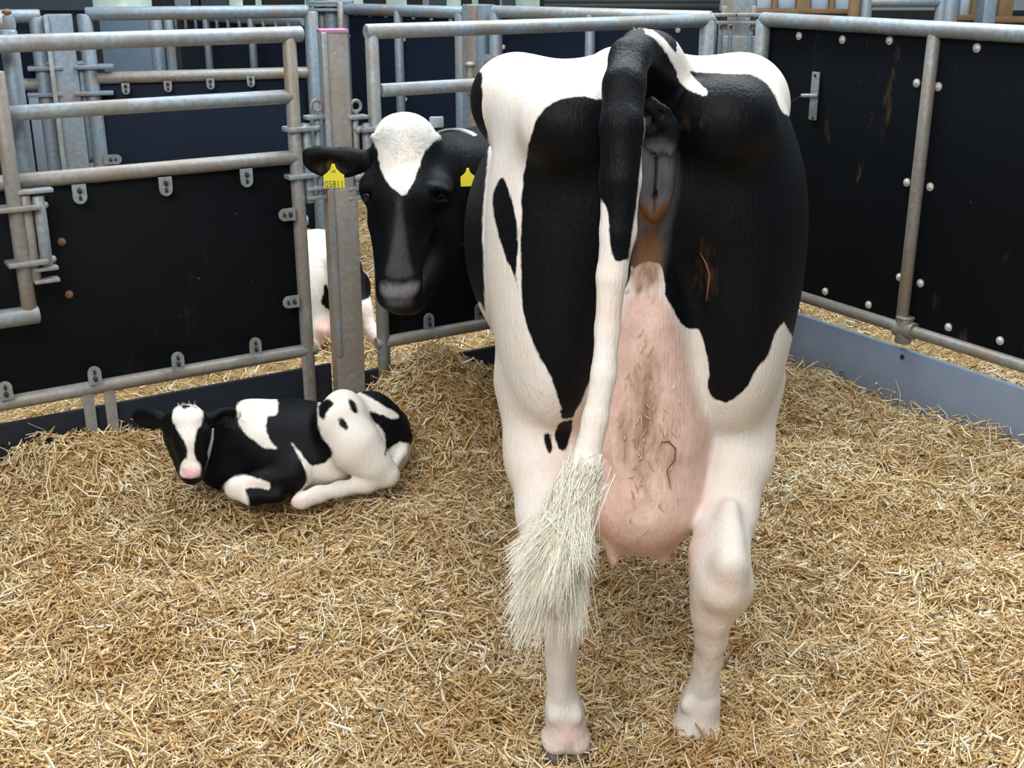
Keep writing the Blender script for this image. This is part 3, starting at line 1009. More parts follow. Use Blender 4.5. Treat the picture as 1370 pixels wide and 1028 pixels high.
mound(650, 510, .16, .22)
mound(1110, 492, .07, .25)
mound(1230, 512, .07, .28)
mound(1400, 590, .06, .4)
mound(300, 560, .05, .3)
def ground(x, y):
    x = np.asarray(x, float); y = np.asarray(y, float)
    z = np.zeros(np.broadcast(x, y).shape)
    for mx, my, mz, s, q in MOUNDS:
        z = np.maximum(z, mz * 1.05 * np.exp(-((x - mx) ** 2 + (y - my) ** 2) / (2 * s * s)))
    lump = vnoise(x, y, 3, .42) * .070 + vnoise(x, y, 4, .17) * .055 + vnoise(x, y, 5, .07) * .024
    flat = np.exp(-((x - .27) ** 2 / .12 + (y - 2.25) ** 2 / .08))
    return z + lump * (1 - .6 * flat)
def sheet(x0, x1, y0, y1, st, f):
    xs = np.arange(x0, x1 + st, st); ys = np.arange(y0, y1 + st, st)
    X, Y = np.meshgrid(xs, ys, indexing='ij')
    V = np.stack([X, Y, f(X, Y)], -1).reshape(-1, 3)
    i = np.arange(len(xs) - 1)[:, None] * len(ys) + np.arange(len(ys) - 1)[None]
    i = i.ravel()
    return V, np.stack([i, i + len(ys), i + len(ys) + 1, i + 1], 1)
V, F = sheet(-2.6, 3.0, 0.6, 5.6, .025, lambda x, y: ground(x, y) - .012)
o = link('floor', mesh_np('floor', V, F), M['packed']); o['kind'] = 'structure'
def fground(x, y): return .03 + vnoise(x, y, 9, .5) * .06 + vnoise(x, y, 10, .15) * .03
V, F = sheet(-8, 8, 5.6, 11.9, .08, lambda x, y: fground(x, y) - .02)
o = link('floor_beyond', mesh_np('floor_beyond', V, F), M['packed']); o['kind'] = 'structure'

def straws(name, x, y, zf, Lr, rr, lift, seed, tilt=.35):
    g = np.random.default_rng(seed)
    n = len(x)
    z = zf(x, y)
    e = .02
    gx = (zf(x + e, y) - zf(x - e, y)) / (2 * e); gy = (zf(x, y + e) - zf(x, y - e)) / (2 * e)
    an = g.random(n) * 2 * np.pi * .62 + vnoise(x, y, 12, .13) * 9.0
    tl = g.normal(size=n) * tilt
    d = np.stack([np.cos(an), np.sin(an), np.cos(an) * gx + np.sin(an) * gy + np.tan(np.clip(tl, -1.1, 1.1))], 1)
    d /= np.linalg.norm(d, axis=1)[:, None]
    L = g.lognormal(np.log(Lr), .45, n)
    L = np.clip(L, Lr * .4, Lr * 3)
    r = rr * np.where(g.random(n) < .12, g.uniform(1.5, 2.3, n), g.uniform(.45, 1.3, n))
    up = np.stack([-gx, -gy, np.ones(n)], 1)
    c = np.stack([x, y, z + g.random(n) ** 1.5 * lift + np.abs(np.sin(tl)) * L * .25], 1)
    s = np.cross(d, up); s /= np.linalg.norm(s, axis=1)[:, None]
    t = np.cross(s, d)
    bend = g.normal(size=n) * .22 * L
    side = s * np.cos(0.0)
    Vv = []
    for k, f in enumerate((-.5, 0, .5)):
        o = c + d * (L * f)[:, None] + side * (bend * (0 if k == 1 else 1) * .6)[:, None]
        for q in range(3):
            a = 2 * math.pi * q / 3 + math.pi / 2
            w = r * (.75 if k != 1 else 1)
            Vv.append(o + (s * math.cos(a) * 1.25 + t * math.sin(a) * .8) * w[:, None])
    Vv = np.stack(Vv, 1)
    f = []
    for i in range(2):
        for q in range(3):
            f.append((i * 3 + q, i * 3 + (q + 1) % 3, (i + 1) * 3 + (q + 1) % 3, (i + 1) * 3 + q))
    f = np.array(f)
    F = (f[None] + (np.arange(n) * 9)[:, None, None]).reshape(-1, 4)
    return link(name, mesh_np(name, Vv.reshape(-1, 3), F), M['straw'], smooth=False)

def inpen(x, y):
    k = np.ones(len(x), bool)
    for pl, m in ((PL, .02), (PR, .03)):
        k &= ((x - pl.p.x) * pl.n.x + (y - pl.p.y) * pl.n.y) > m
    k &= y > .7
    return k
g_ = np.random.default_rng(21)
# thick near the eye and where the litter is seen edge on, thinner outside
n1 = 105000
px_ = g_.uniform(-160, 1530, n1); py_ = g_.uniform(440, 1150, n1)
dy_ = CP + (514 - py_) / FPX * SP; dz_ = -SP + (514 - py_) / FPX * CP
yy = -(H - .05) / dz_ * dy_
xx = (px_ - 685) / FPX / dy_ * yy
n2 = 75000
x2 = g_.uniform(-2.3, 2.8, n2); y2 = g_.uniform(1.0, 5.3, n2)
xx = np.concatenate([xx, x2]); yy = np.concatenate([yy, y2])
k_ = inpen(xx, yy) & (yy < 5.5)
xx, yy = xx[k_], yy[k_]
o = straws('straw_bedding', xx, yy, ground, .034, .0023, .030, 5, .42)
tag(o, 'deep golden straw bedding covering the floor of the pen', 'straw', kind='stuff')
# loose long straws lying on top
n3 = 2600
px_ = g_.uniform(-100, 1470, n3); py_ = g_.uniform(490, 1100, n3)
dy_ = CP + (514 - py_) / FPX * SP; dz_ = -SP + (514 - py_) / FPX * CP
yy = -(H - .05) / dz_ * dy_; xx = (px_ - 685) / FPX / dy_ * yy
k_ = inpen(xx, yy) & (yy < 5.2)
o = straws('loose_straw', xx[k_], yy[k_], ground, .080, .0018, .040, 6, .3)
tag(o, 'long pale straws lying loose on top of the bedding', 'straw', kind='stuff')
# straw beyond the gates
x4 = g_.uniform(-3.2, 2.6, 60000); y4 = g_.uniform(3.2, 8.6, 60000)
k_ = ~inpen(x4, y4)
x4, y4 = x4[k_], y4[k_]
def bground(x, y):
    w = np.clip((np.asarray(y) - 5.2) / .4, 0, 1)
    return ground(x, y) * (1 - w) + fground(x, y) * w
o = straws('far_straw_bedding', x4, y4, bground, .055, .0026, .05, 8)
tag(o, 'straw bedding of the pens beyond the gates', 'straw', kind='stuff')
# ------------------------------------------------------------------ the cow seen from behind
def Rr(px_r, p): return px_r * zc(p) / FPX
def build_rear_cow():
    B = Body((-.20, 1.82, -.02), (.80, 4.06, 1.64), .0066)
    # barrel, shoulders, neck, head
    B.ell((.284, 3.05, .98), (.408, .62, .41), .02)
    B.ell((.30, 3.36, 1.00), (.29, .44, .39), .12)
    B.ell((.30, 3.36, .72), (.23, .46, .22), .12)
    B.chain([((.31, 3.70, 1.12), .15), ((.46, 3.83, .95), .13), ((.60, 3.88, .72), .11)], .12)
    B.chain([((.60, 3.87, .72), .105), ((.63, 3.83, .52), .09), ((.64, 3.76, .34), .062)], .06)
    for sx in (-1, 1):
        x = .29 + sx * .15
        B.chain([((x, 3.55, .75), .11), ((x, 3.62, .48), .062), ((x, 3.60, .40), .058), ((x, 3.60, .16), .034), ((x, 3.59, .10), .042), ((x, 3.56, .03), .05)], .05)
        B.ell((.62 + sx * .13, 3.92, .68), (.07, .03, .045), .02)
    # loin, spine, hooks, pelvis
    B.ell((.29, 2.72, 1.22), (.31, .42, .20), .10)
    B.chain([((.29, 3.4, 1.36), .06), ((.285, 2.75, 1.375), .06), ((.285, 2.45, 1.375), .055)], .08)
    hl, hr = P(680, 132, 2.72), P(998, 134, 2.72)
    for hp in (hl, hr):
        B.ell(hp, (.062, .10, .066), .10)
    B.cone(P(700, 124, 2.74), P(984, 126, 2.74), .062, .062, .10)
    # the rump between hook and pin
    pl_, pr_ = P(760, 166, 2.30), P(972, 162, 2.30)
    for hp, pp in ((hl, pl_), (hr, pr_)):
        a = Vector(hp).lerp(pp, .12)
        B.cone(a, pp, .075, .070, .08)
        B.ell(pp, (.085, .085, .075), .06)
    B.ell((.285, 2.50, 1.20), (.22, .22, .15), .08)
    # thighs
    B.ell(P(760, 300, 2.50), (.175, .24, .28), .08)
    B.ell(P(965, 300, 2.50), (.175, .24, .28), .08)
    B.ell(P(745, 430, 2.50), (.135, .25, .26), .08)
    B.ell(P(968, 430, 2.50), (.135, .25, .26), .08)
    # gaskins down to hocks
    L = [(P(738, 520, 2.50), .125), (P(735, 610, 2.42), .090), (P(738, 690, 2.32), .066), (P(746, 750, 2.20), .052), (P(749, 790, 2.17), .050)]
    R_ = [(P(975, 520, 2.50), .118), (P(980, 610, 2.42), .080), (P(970, 690, 2.32), .058), (P(962, 745, 2.21), .052), (P(965, 785, 2.17), .050)]
    B.chain(L, .05); B.chain(R_, .05)
    # point of the hock, tendon, joint
    B.cone(P(724, 700, 2.20), P(738, 770, 2.12), .018, .034, .035)
    B.ell(P(772, 790, 2.22), (.026, .05, .055), .03)
    B.cone(P(976, 680, 2.25), P(976, 752, 2.135), .016, .030, .035)
    B.cone(P(980, 765, 2.15), P(972, 815, 2.18), .024, .018, .04)
    B.ell(P(984, 786, 2.21), (.036, .05, .050), .035)
    B.ell(P(942, 790, 2.22), (.030, .05, .060), .03)
    # cannons, pasterns, claws
    B.chain([(P(752, 790, 2.18), .042), (P(753, 830, 2.20), .036), (P(752, 860, 2.21), .031), (P(751, 888, 2.215), .0275), (P(751, 913, 2.22), .0255), (P(754, 945, 2.22), .034), (P(757, 968, 2.22), .037), (P(758, 984, 2.21), .040)], .03)
    B.chain([(P(962, 785, 2.19), .042), (P(954, 825, 2.21), .036), (P(951, 855, 2.23), .030), (P(947, 885, 2.245), .0255), (P(943, 910, 2.255), .026), (P(938, 935, 2.265), .035), (P(934, 955, 2.27), .040), (P(931, 970, 2.26), .042)], .03)
    for (x, y, D) in ((757, 978, 2.22), (932, 962, 2.27)):
        for s in (-1, 1):
            B.ell(P(x + s * 16, y + 10, D), (.029, .050, .024), .015)
            B.ell(P(x + s * 15, y - 18, D - .032), (.011, .012, .015), .018)   # dew claws
    # tendons on the cannon bones
    B.cone(P(752, 835, 2.170), P(752, 930, 2.195), .012, .013, .018)
    B.cone(P(957, 835, 2.185), P(943, 922, 2.235), .012, .013, .018)
    B.cone(P(735, 800, 2.16), P(741, 860, 2.19), .012, .010, .02)
    B.cone(P(938, 800, 2.18), P(941, 860, 2.215), .014, .010, .02)
    # udder
    B.ell(P(856, 626, 2.46), (.150, .24, .185), .016)
    B.ell(P(862, 560, 2.42), (.143, .19, .235), .022)
    B.ell(P(866, 470, 2.36), (.085, .12, .16), .06)
    B.ell(P(868, 410, 2.32), (.045, .08, .12), .06)
    B.cone(P(866, 520, 2.215), P(862, 690, 2.20), .010, .016, .03, sub=True)    # cleft between the quarters
    for x, y, D in ((821, 750, 2.34), (887, 748, 2.34)):
        B.cone(P(x, y - 26, D), P(x, y + 3, D), .024, .0115, .02)
    for x, y, D in ((826, 712, 2.62), (884, 712, 2.62)):
        B.cone(P(x, y - 20, D), P(x, y, D), .024, .011, .02)
    # groove under the tail, vulva and folds
    B.cone(P(880, 190, 2.20), P(874, 400, 2.20), .055, .035, .05, sub=True)
    B.ell(P(866, 232, 2.238), (.020, .030, .080), .010)
    B.ell(P(889, 232, 2.238), (.022, .030, .080), .010)
    B.ell(P(875, 284, 2.225), (.016, .022, .022), .015)
    B.ell(P(882, 178, 2.235), (.040, .042, .036), .02)
    B.ell(P(884, 178, 2.19), (.008, .02, .009), .008, sub=True)
    for pts in (((860, 138), (874, 150), (886, 166)), ((872, 134), (892, 148), (905, 170)), ((905, 172), (904, 190), (896, 206)), ((866, 172), (874, 182), (870, 196)),
                ((856, 168), (862, 176), (860, 190)), ((880, 158), (893, 168), (897, 182)), ((888, 186), (886, 196), (878, 204))):
        for (a_, b_3) in zip(pts, pts[1:]):
            B.cone(P(*a_, 2.205), P(*b_3, 2.200), .0085, .0075, .004)
    # tail: up over the tail head, down to the left, swinging out
    T = [(P(893, 160, 2.46), .062), (P(888, 115, 2.42), .054), (P(872, 82, 2.36), .046), (P(856, 66, 2.28), .036), (P(842, 78, 2.20), .036),
         (P(835, 115, 2.13), .037), (P(832, 170, 2.08), .0375), (P(830, 240, 2.06), .035), (P(827, 310, 2.05), .031), (P(818, 370, 2.04), .026),
         (P(813, 440, 2.03), .0225), (P(808, 500, 2.01), .0225), (P(797, 560, 1.99), .023), (P(783, 620, 1.96), .026), (P(768, 668, 1.93), .024), (P(756, 695, 1.91), .012)]
    B.chain(T[:4], .05)
    B.chain(T[3:], .012)
    B.cone(P(905, 120, 2.46), P(935, 128, 2.52), .035, .03, .06)
    V, Q = B.skin(2)
    # fine wrinkles where the skin folds under the tail are part of the shape above
    u, v = chart(V)
    y = V[:, 1]
    # ---- coat
    leftrump = [(707, 190), (722, 150), (745, 133), (775, 128), (808, 134), (840, 130), (868, 110), (880, 80), (893, 80), (903, 103), (922, 122), (940, 128), (949, 126), (934, 110), (920, 94), (935, 97), (985, 99), (1004, 99), (1022, 107),
                (1035, 124), (1042, 142), (1049, 154), (1085, 160), (1085, 380), (1050, 430), (1036, 445), (1027, 480), (1010, 495), (1000, 520), (975, 540), (955, 535), (946, 518), (950, 500), (945, 470), (935, 440), (920, 442),
                (905, 425), (893, 400), (884, 385), (888, 350), (868, 330), (848, 345), (842, 375), (832, 395), (812, 440), (800, 470), (790, 505), (778, 540), (765, 555), (752, 548),
                (745, 530), (738, 505), (722, 480), (710, 450), (700, 420), (697, 385), (696, 340), (698, 310), (697, 262), (702, 225)]
    flank = [(672, 232), (683, 260), (692, 300), (693, 340), (694, 392), (689, 372), (676, 345), (662, 300), (658, 260)]
    d_r = polyd(u, v, leftrump)
    d_f = polyd(u, v, flank)
    slot = polyd(u, v, [(693, 330), (697, 345), (699, 395), (690, 372)])
    d_f = cut(d_f, slot)
    bits = union(polyd(u, v, [(748, 548), (766, 545), (770, 558), (752, 562)]), polyd(u, v, [(745, 566), (768, 560), (764, 580), (757, 606), (748, 602), (742, 585)]),
                 polyd(u, v, [(727, 580), (735, 578), (742, 605), (734, 608), (728, 592)]))
    rear = union(d_r, d_f, bits)
    # forward of the hips: dark barrel on both sides with a white saddle
    side = polyd(u, v, [(560, 60), (646, 92), (644, 120), (652, 165), (654, 200), (648, 260), (645, 300), (648, 400), (650, 420), (641, 400), (638, 425), (560, 430)])
    sideR = polyd(u, v, [(1030, 150), (1048, 158), (1120, 158), (1120, 520), (1040, 430), (1030, 300)])
    fwd = np.clip((y - 2.62) / .05, 0, 1)
    far = np.clip((y - 3.3) / .1, 0, 1)
    black = np.minimum(rear, sideR)
    black = np.where(y > 2.60, np.minimum(black, side), black)
    # tail: black above, white below with a white edge climbing the left
    tcol = cut(polyd(u, v, [(790, 10), (960, 10), (960, 145), (862, 145), (862, 180), (842, 352), (836, 348), (822, 352), (815, 320), (814, 278), (800, 268)]),
               polyd(u, v, [(862, 34), (885, 48), (905, 72), (940, 112), (925, 118), (905, 96), (890, 68), (876, 52), (862, 42)]))
    ista = np.zeros(len(V), bool)
    tp = np.array([list(p) for p, r in T[3:]])
    for a, b in zip(tp, tp[1:]):
        ab = b - a
        t = np.clip(((V - a) @ ab) / (ab @ ab), 0, 1)
        ista |= np.linalg.norm(V - a - t[:, None] * ab, axis=1) < .048
    up = np.zeros(len(V), bool)
    tq = np.array([list(p) for p, r in T[1:4]])
    for a, b in zip(tq, tq[1:]):
        ab = b - a
        t = np.clip(((V - a) @ ab) / (ab @ ab), 0, 1)
        up |= np.linalg.norm(V - a - t[:, None] * ab, axis=1) < .068
    up &= (~ista) & (v < 135) & (u < 906)
    black = np.where(ista | up, tcol, black)
    # skin
    udd = smoothpoly(u, v, [(858, 380), (885, 395), (905, 430), (925, 470), (945, 520), (952, 600), (950, 690), (940, 745), (900, 790), (820, 790), (775, 760), (762, 640), (768, 590), (800, 500), (835, 410)], 14)
    leg = np.zeros(len(V))
    for ch in (L, R_):
        for (a, ra), (b, rb) in zip(ch, ch[1:]):
            a = np.array(list(a)); b = np.array(list(b)); ab = b - a
            t = np.clip(((V - a) @ ab) / (ab @ ab), 0, 1)
            dd = np.linalg.norm(V - a - t[:, None] * ab, axis=1) - (ra + (rb - ra) * t)
            leg = np.maximum(leg, np.clip((.018 - dd) / .012, 0, 1))
    leg *= (V[:, 2] < .78) & ((u < 775) | (u > 925))
    udd = udd * (1 - leg)
    pink = udd * .92
    pink = np.maximum(pink, .35 * blob(u, v, 745, 640, 60, 160))
    pink = np.maximum(pink, .45 * blob(u, v, 968, 790, 38, 60))
    pink = np.maximum(pink, .6 * blob(u, v, 965, 775, 20, 22))
    pink = np.maximum(pink, .5 * blob(u, v, 752, 820, 28, 90))
    pink = np.maximum(pink, .45 * blob(u, v, 945, 850, 28, 80))
    pink = np.maximum(pink, .8 * blob(u, v, 760, 985, 50, 30))
    pink = np.maximum(pink, .9 * blob(u, v, 949, 893, 9, 16))
    pink = np.where(ista, .25 * blob(u, v, 825, 400, 30, 110), pink)
    pink = pink * (1 - .95 * smoothpoly(u, v, [(905, 430), (935, 440), (948, 520), (955, 560), (940, 560), (925, 500)], 18) * (~ista))
    dirt = .95 * blob(u, v, 872, 282, 34, 34)
    dirt = np.maximum(dirt, .85 * blob(u, v, 868, 375, 34, 70))
    dirt = np.maximum(dirt, 1.3 * blob(u, v, 862, 560, 40, 160))
    dirt = np.maximum(dirt, 1.0 * blob(u, v, 888, 600, 34, 55))
    dirt = np.maximum(dirt, .62 * blob(u, v, 868, 600, 110, 200))
    dirt = np.maximum(dirt, 1.0 * blob(u, v, 834, 585, 26, 70))
    dirt = np.maximum(dirt, .45 * blob(u, v, 950, 370, 50, 90))
    dirt = np.maximum(dirt, .5 * blob(u, v, 925, 165, 60, 26))
    dirt = np.maximum(dirt, .5 * blob(u, v, 755, 1000, 50, 22))
    dirt = np.maximum(dirt, .5 * blob(u, v, 935, 985, 45, 30))
    dirt = np.maximum(dirt, .35 * blob(u, v, 958, 800, 26, 30))
    dirt = np.where(ista, .12 * blob(u, v, 825, 400, 60, 200), dirt)
    grey = .55 * smoothpoly(u, v, [(850, 190), (905, 190), (905, 260), (895, 300), (888, 350), (880, 392), (850, 392), (846, 340), (850, 280)], 14) * (~ista)
    black = np.where((grey > .2) & (v > 300) & ~ista, np.minimum(black, (v - 388) * .5), black)
    slit = polyd(u, v, [(875, 205), (877, 205), (879, 250), (876, 290), (873, 290), (876, 250)]) - .6
    grey = np.where((slit < .8) & ~ista, 0, grey)
    low = smoothpoly(u, v, [(852, 312), (886, 305), (890, 345), (880, 385), (850, 400), (842, 370), (846, 335)], 16) * (~ista)
    grey = grey * (1 - .7 * low); pink = np.maximum(pink, low * .7); dirt = np.maximum(dirt, low * 1.15)
    gap = smoothpoly(u, v, [(850, 352), (886, 350), (892, 392), (880, 400), (850, 405), (838, 398)], 22)
    black = np.where((gap > .02) & ~ista, np.maximum(black, (gap - .5) * 22), black)
    black = np.minimum(black, np.where((y < 2.3) & ~ista, polyd(u, v, [(875, 205), (877, 205), (879, 250), (876, 290), (873, 290), (876, 250)]) - .4, 99))
    orange = smoothpoly(u, v, [(850, 268), (868, 282), (873, 288), (880, 282), (895, 268), (888, 295), (874, 304), (860, 296)], 6) * (~ista)
    grey = grey * (1 - .8 * orange); dirt = np.maximum(dirt, np.clip(orange * 3, 0, 1.6))
    me = mesh_np('rear_cow', V, Q)
    attrs(me, black=black, pink=pink, dirt=dirt, grey=grey)
    cow = empty('dairy_cow', (.29, 3.0, 0), 'black and white cow standing with her rump and pink udder towards us', 'cow', 'dairy cows')
    o = link('body', me, M['hide'], cow)
    # hoof horn, low on the claws
    for (x, y_, D) in ((757, 978, 2.22), (932, 962, 2.27)):
        for s in (-1, 1):
            c = P(x + s * 16.5, y_ + 26, D - .003)
            mb = MB(); mb.ball(c, .030, (.92, 1.7, .85), None, 14, 9)
            mb.build('hoof', M['hoof'], cow)
    # switch
    g = np.random.default_rng(4)
    n = 12000
    t = g.random(n) ** .8
    path = [P(783, 622, 1.955), P(768, 668, 1.93), P(754, 700, 1.905)]
    roots = np.array([list(path[0].lerp(path[1], q * 2) if q < .5 else path[1].lerp(path[2], q * 2 - 1)) for q in t])
    roots += g.normal(size=(n, 3)) * .015
    nl = 26
    locks = np.array(list(P(731, 775, 1.87))) + g.normal(size=(nl, 3)) * np.array([.036, .035, .038])
    lid = g.integers(0, nl, n)
    tgts = locks[lid] + g.normal(size=(n, 3)) * .011
    d = tgts - roots
    Ln = np.linalg.norm(d, axis=1) * g.uniform(.7, 1.15, n)
    Vs, Fs = strands(roots, d, Ln, np.full(n, .0008), g.normal(size=n) * .07, 3, 5)
    link('tail_switch', mesh_np('tail_switch', Vs, Fs), M['hair_cream'], cow)
    # a few white hairs on the arch of the tail
    n = 26
    roots = np.array([list(P(853, 46, 2.27))] * n) + g.normal(size=(n, 3)) * np.array([.012, .01, .004])
    d = g.normal(size=(n, 3)) + np.array([.6, -.2, .5])
    Vs, Fs = strands(roots, d, g.uniform(.005, .014, n), np.full(n, .0006), g.normal(size=n) * .2, 5, 3)
    link('tail_tuft', mesh_np('tail_tuft', Vs, Fs), M['hair_white'], cow)
    # straw and dried bits stuck to her
    from mathutils.bvhtree import BVHTree
    bvh = BVHTree.FromPolygons([tuple(p) for p in V], [tuple(int(i) for i in q) for q in Q])
    def on(px, py):
        h = bvh.ray_cast(Vector((0, 0, H)), ray(px, py).normalized())
        return h[0] + h[1] * .003 if h[0] is not None else None
    mb = MB()
    g = random.Random(5)
    for i in range(70):
        x, y_ = g.gauss(864, 17), g.gauss(575, 60)
        a = on(x, y_); b = on(x + g.uniform(-8, 8), y_ + g.uniform(5, 17))
        if a and b: mb.tube([a, (a + b) / 2 + Vector((0, -.003, 0)), b], [.0008, .0013, .0006], 5)
    o = mb.build('stuck_straw', M['straw'], cow); o['kind'] = 'stuff'
    for nm, pts, r in (('dry_smear', ((937, 337), (945, 352), (950, 368), (948, 384), (946, 402)), .0016),
                       ('dry_thread', ((880, 592), (894, 590), (903, 600), (902, 614), (892, 630), (897, 655)), .0018)):
        q = [on(*p) for p in pts]
        q = [p for p in q if p]
        o = MB().tube(q, [r * (.4 if i in (0, len(q) - 1) else 1) for i in range(len(q))], 6).build(nm, M['smear'], cow)
    return cow
build_rear_cow()
# ------------------------------------------------------------------ the cow looking at us
def build_facing_cow():
    B = Body((-.72, 3.12, -.02), (1.15, 5.05, 1.42), .0078)
    # head: forehead, brows, bridge, muzzle
    B.ell(P(541, 205, 3.60), (.095, .10, .095), .03)
    B.cone(P(541, 196, 3.53), P(538, 262, 3.455), .078, .078, .05)
    B.ell(P(541, 176, 3.60), (.075, .06, .050), .05)
    B.ell(P(499, 252, 3.50), (.042, .055, .050), .05)
    B.ell(P(586, 252, 3.51), (.045, .060, .050), .05)
    B.cone(P(537, 272, 3.44), P(531, 362, 3.335), .062, .044, .06)
    B.cone(P(509, 300, 3.47), P(515, 360, 3.37), .035, .026, .05)
    B.cone(P(562, 300, 3.48), P(553, 360, 3.37), .040, .026, .05)
    B.ell(P(534, 386, 3.33), (.066, .062, .048), .04)
    B.ell(P(532, 400, 3.335), (.056, .055, .034), .03)
    B.ell(P(541, 408, 3.37), (.044, .055, .026), .03)
    # cheek and jaw showing on her left
    B.ell(P(578, 300, 3.64), (.090, .12, .12), .06)
    B.cone(P(580, 340, 3.60), P(552, 400, 3.42), .070, .040, .05)
    B.ell(P(520, 290, 3.60), (.060, .11, .11), .06)
    # eye sockets
    B.ell(P(492, 262, 3.455), (.020, .03, .020), .015, sub=True)
    B.ell(P(590, 260, 3.455), (.020, .03, .020), .015, sub=True)
    B.cone(P(487, 252, 3.455), P(500, 252, 3.435), .010, .010, .012)
    B.cone(P(580, 250, 3.435), P(600, 256, 3.465), .011, .010, .012)
    B.cone(P(582, 270, 3.445), P(598, 270, 3.46), .008, .008, .012)
    # nostrils, lips
    B.ell(P(512, 385, 3.285), (.012, .028, .012), .012, sub=True)
    B.ell(P(559, 385, 3.285), (.012, .028, .012), .012, sub=True)
    B.cone(P(512, 403, 3.275), P(556, 403, 3.275), .004, .004, .01, sub=True)
    # ears
    ea, eb = P(497, 216, 3.60), P(409, 208, 3.56)
    B.cone(ea, Vector(ea).lerp(eb, .35), .030, .036, .03, (1, .75, 1))
    rot = Vector(eb - ea).to_track_quat('X', 'Z')
    B.ell(P(446, 218, 3.575), (.092, .028, .047), .02, rot)
    B.cone(P(425, 205, 3.565), P(408, 202, 3.555), .022, .009, .02, (1, .7, 1))
    B.ell(P(438, 223, 3.545), (.070, .024, .028), .010, rot, sub=True)
    ec, ed = P(590, 208, 3.66), P(650, 222, 3.76)
    B.cone(ec, Vector(ec).lerp(ed, .4), .030, .036, .03)
    B.ell(Vector(ec).lerp(ed, .6), (.085, .026, .045), .02, Vector(ed - ec).to_track_quat('X', 'Z'))
    # neck and body, lying along the gate behind the first cow
    B.chain([(P(572, 232, 3.68), .115), (P(612, 252, 3.82), .165), ((.10, 4.14, .97), .215)], .07)
    B.chain([((.12, 4.16, .97), .235), ((.45, 4.38, .93), .262), ((.78, 4.60, .98), .235)], .12)
    B.chain([((.15, 4.18, 1.12), .09), ((.45, 4.38, 1.14), .09), ((.80, 4.62, 1.16), .09)], .12)
    u = Vector((.82, .57, 0)); w = Vector((.57, -.82, 0))
    for c, z0 in ((Vector((.12, 4.16, 0)), .80), (Vector((.76, 4.60, 0)), .85)):
        for s in (-1, 1):
            q = c + w * s * .13
            B.chain([((q.x, q.y, z0), .11), ((q.x, q.y, .48), .060), ((q.x, q.y, .40), .052), ((q.x, q.y, .16), .033), ((q.x, q.y, .10), .040), ((q.x, q.y - .02, .035), .048)], .05)
    V, Q = B.skin(2)
    u_, v_ = chart(V)
    y = V[:, 1]
    blaze = polyd(u_, v_, [(497, 186), (503, 168), (518, 154), (545, 148), (566, 154), (584, 172), (588, 184), (578, 192), (567, 204), (560, 225), (553, 245), (541, 264), (528, 256), (515, 241), (508, 222), (505, 202)])
    patch = np.where(y > 4.05, (vnoise(V[:, 0] + V[:, 2], V[:, 1] - V[:, 2] * .7, 41, .45) - .12) * -260, 99)
    black = -np.minimum(np.where(y < 3.75, blaze, 99), patch)
    grey = .22 * smoothpoly(u_, v_, [(531, 262), (536, 262), (540, 300), (548, 350), (554, 372), (514, 372), (521, 345), (529, 305)], 6)
    grey = np.maximum(grey, 1.0 * smoothpoly(u_, v_, [(510, 376), (533, 384), (562, 375), (556, 393), (546, 401), (520, 401), (511, 392)], 8))
    grey = np.maximum(grey, .35 * smoothpoly(u_, v_, [(514, 398), (556, 398), (550, 412), (520, 412)], 8))
    grey = np.where(y < 3.6, grey, 0)
    pink = .35 * blob(u_, v_, 545, 200, 25, 20) * (y < 3.7)
    dirt = .7 * blob(u_, v_, 532, 378, 8, 8) + .85 * blob(u_, v_, 442, 222, 34, 18)
    me = mesh_np('facing_cow', V, Q)
    attrs(me, black=black, pink=pink, dirt=dirt, grey=grey)
    cow = empty('dairy_cow', (.25, 4.2, 0), 'black cow with a white blaze and a numbered yellow ear tag, looking at us', 'cow', 'dairy cows')
    link('body', me, M['hide'], cow)
    for x, yy, D in ((493, 262, 3.487), (590, 260, 3.490)):
        mb = MB(); mb.ball(P(x, yy, D), .021, (1, 1, 1), None, 18, 12); mb.build('eye', M['eye'], cow)
    # curly poll
    g = np.random.default_rng(11)
    n = 4200
    a = g.random(n); b = g.random(n)
    px = 501 + a * 84; py = 186 - np.sin(a * np.pi) * 30 * (1 - b) + b ** 2 * 30 * np.sin(a * np.pi) ** 1.5
    from mathutils.bvhtree import BVHTree
    bvh = BVHTree.FromPolygons([tuple(p) for p in V], [tuple(int(i) for i in q) for q in Q])
    roots = []
    for i in range(n):
        d = ray(px[i], py[i]).normalized()
        h = bvh.ray_cast(Vector((0, 0, H)), d)
        if h[0] is not None and h[0].y < 3.8:
            roots.append((h[0], h[1]))
    R0 = np.array([list(r[0]) for r in roots]); Nn = np.array([list(r[1]) for r in roots])
    fl = np.stack([np.sin(R0[:, 0] * 55 + R0[:, 2] * 30), np.full(len(R0), -.15), np.cos(R0[:, 0] * 48) * .5 + .25], 1)
    up_ = np.array([0, .1, 1.0]) * np.clip((R0[:, 2] - P(543, 205, 3.5).z) / .03, -.2, 1)[:, None]
    sd = np.stack([(R0[:, 0] - P(543, 205, 3.5).x) * 12, np.zeros(len(R0)), np.zeros(len(R0))], 1)
    d = Nn * .10 + (fl * .45 + up_ * .7 + sd) + g.normal(size=R0.shape) * .18
    Vs, Fs = strands(R0 - Nn * .002, d, g.uniform(.008, .018, len(R0)) * (1 - .45 * np.clip((P(543, 190, 3.5).z - R0[:, 2]) / .05, 0, 1)), np.full(len(R0), .0007), g.normal(size=len(R0)) * .5, 12, 4)
    link('poll_hair', mesh_np('poll_hair', Vs, Fs), M['hair_white'], cow)
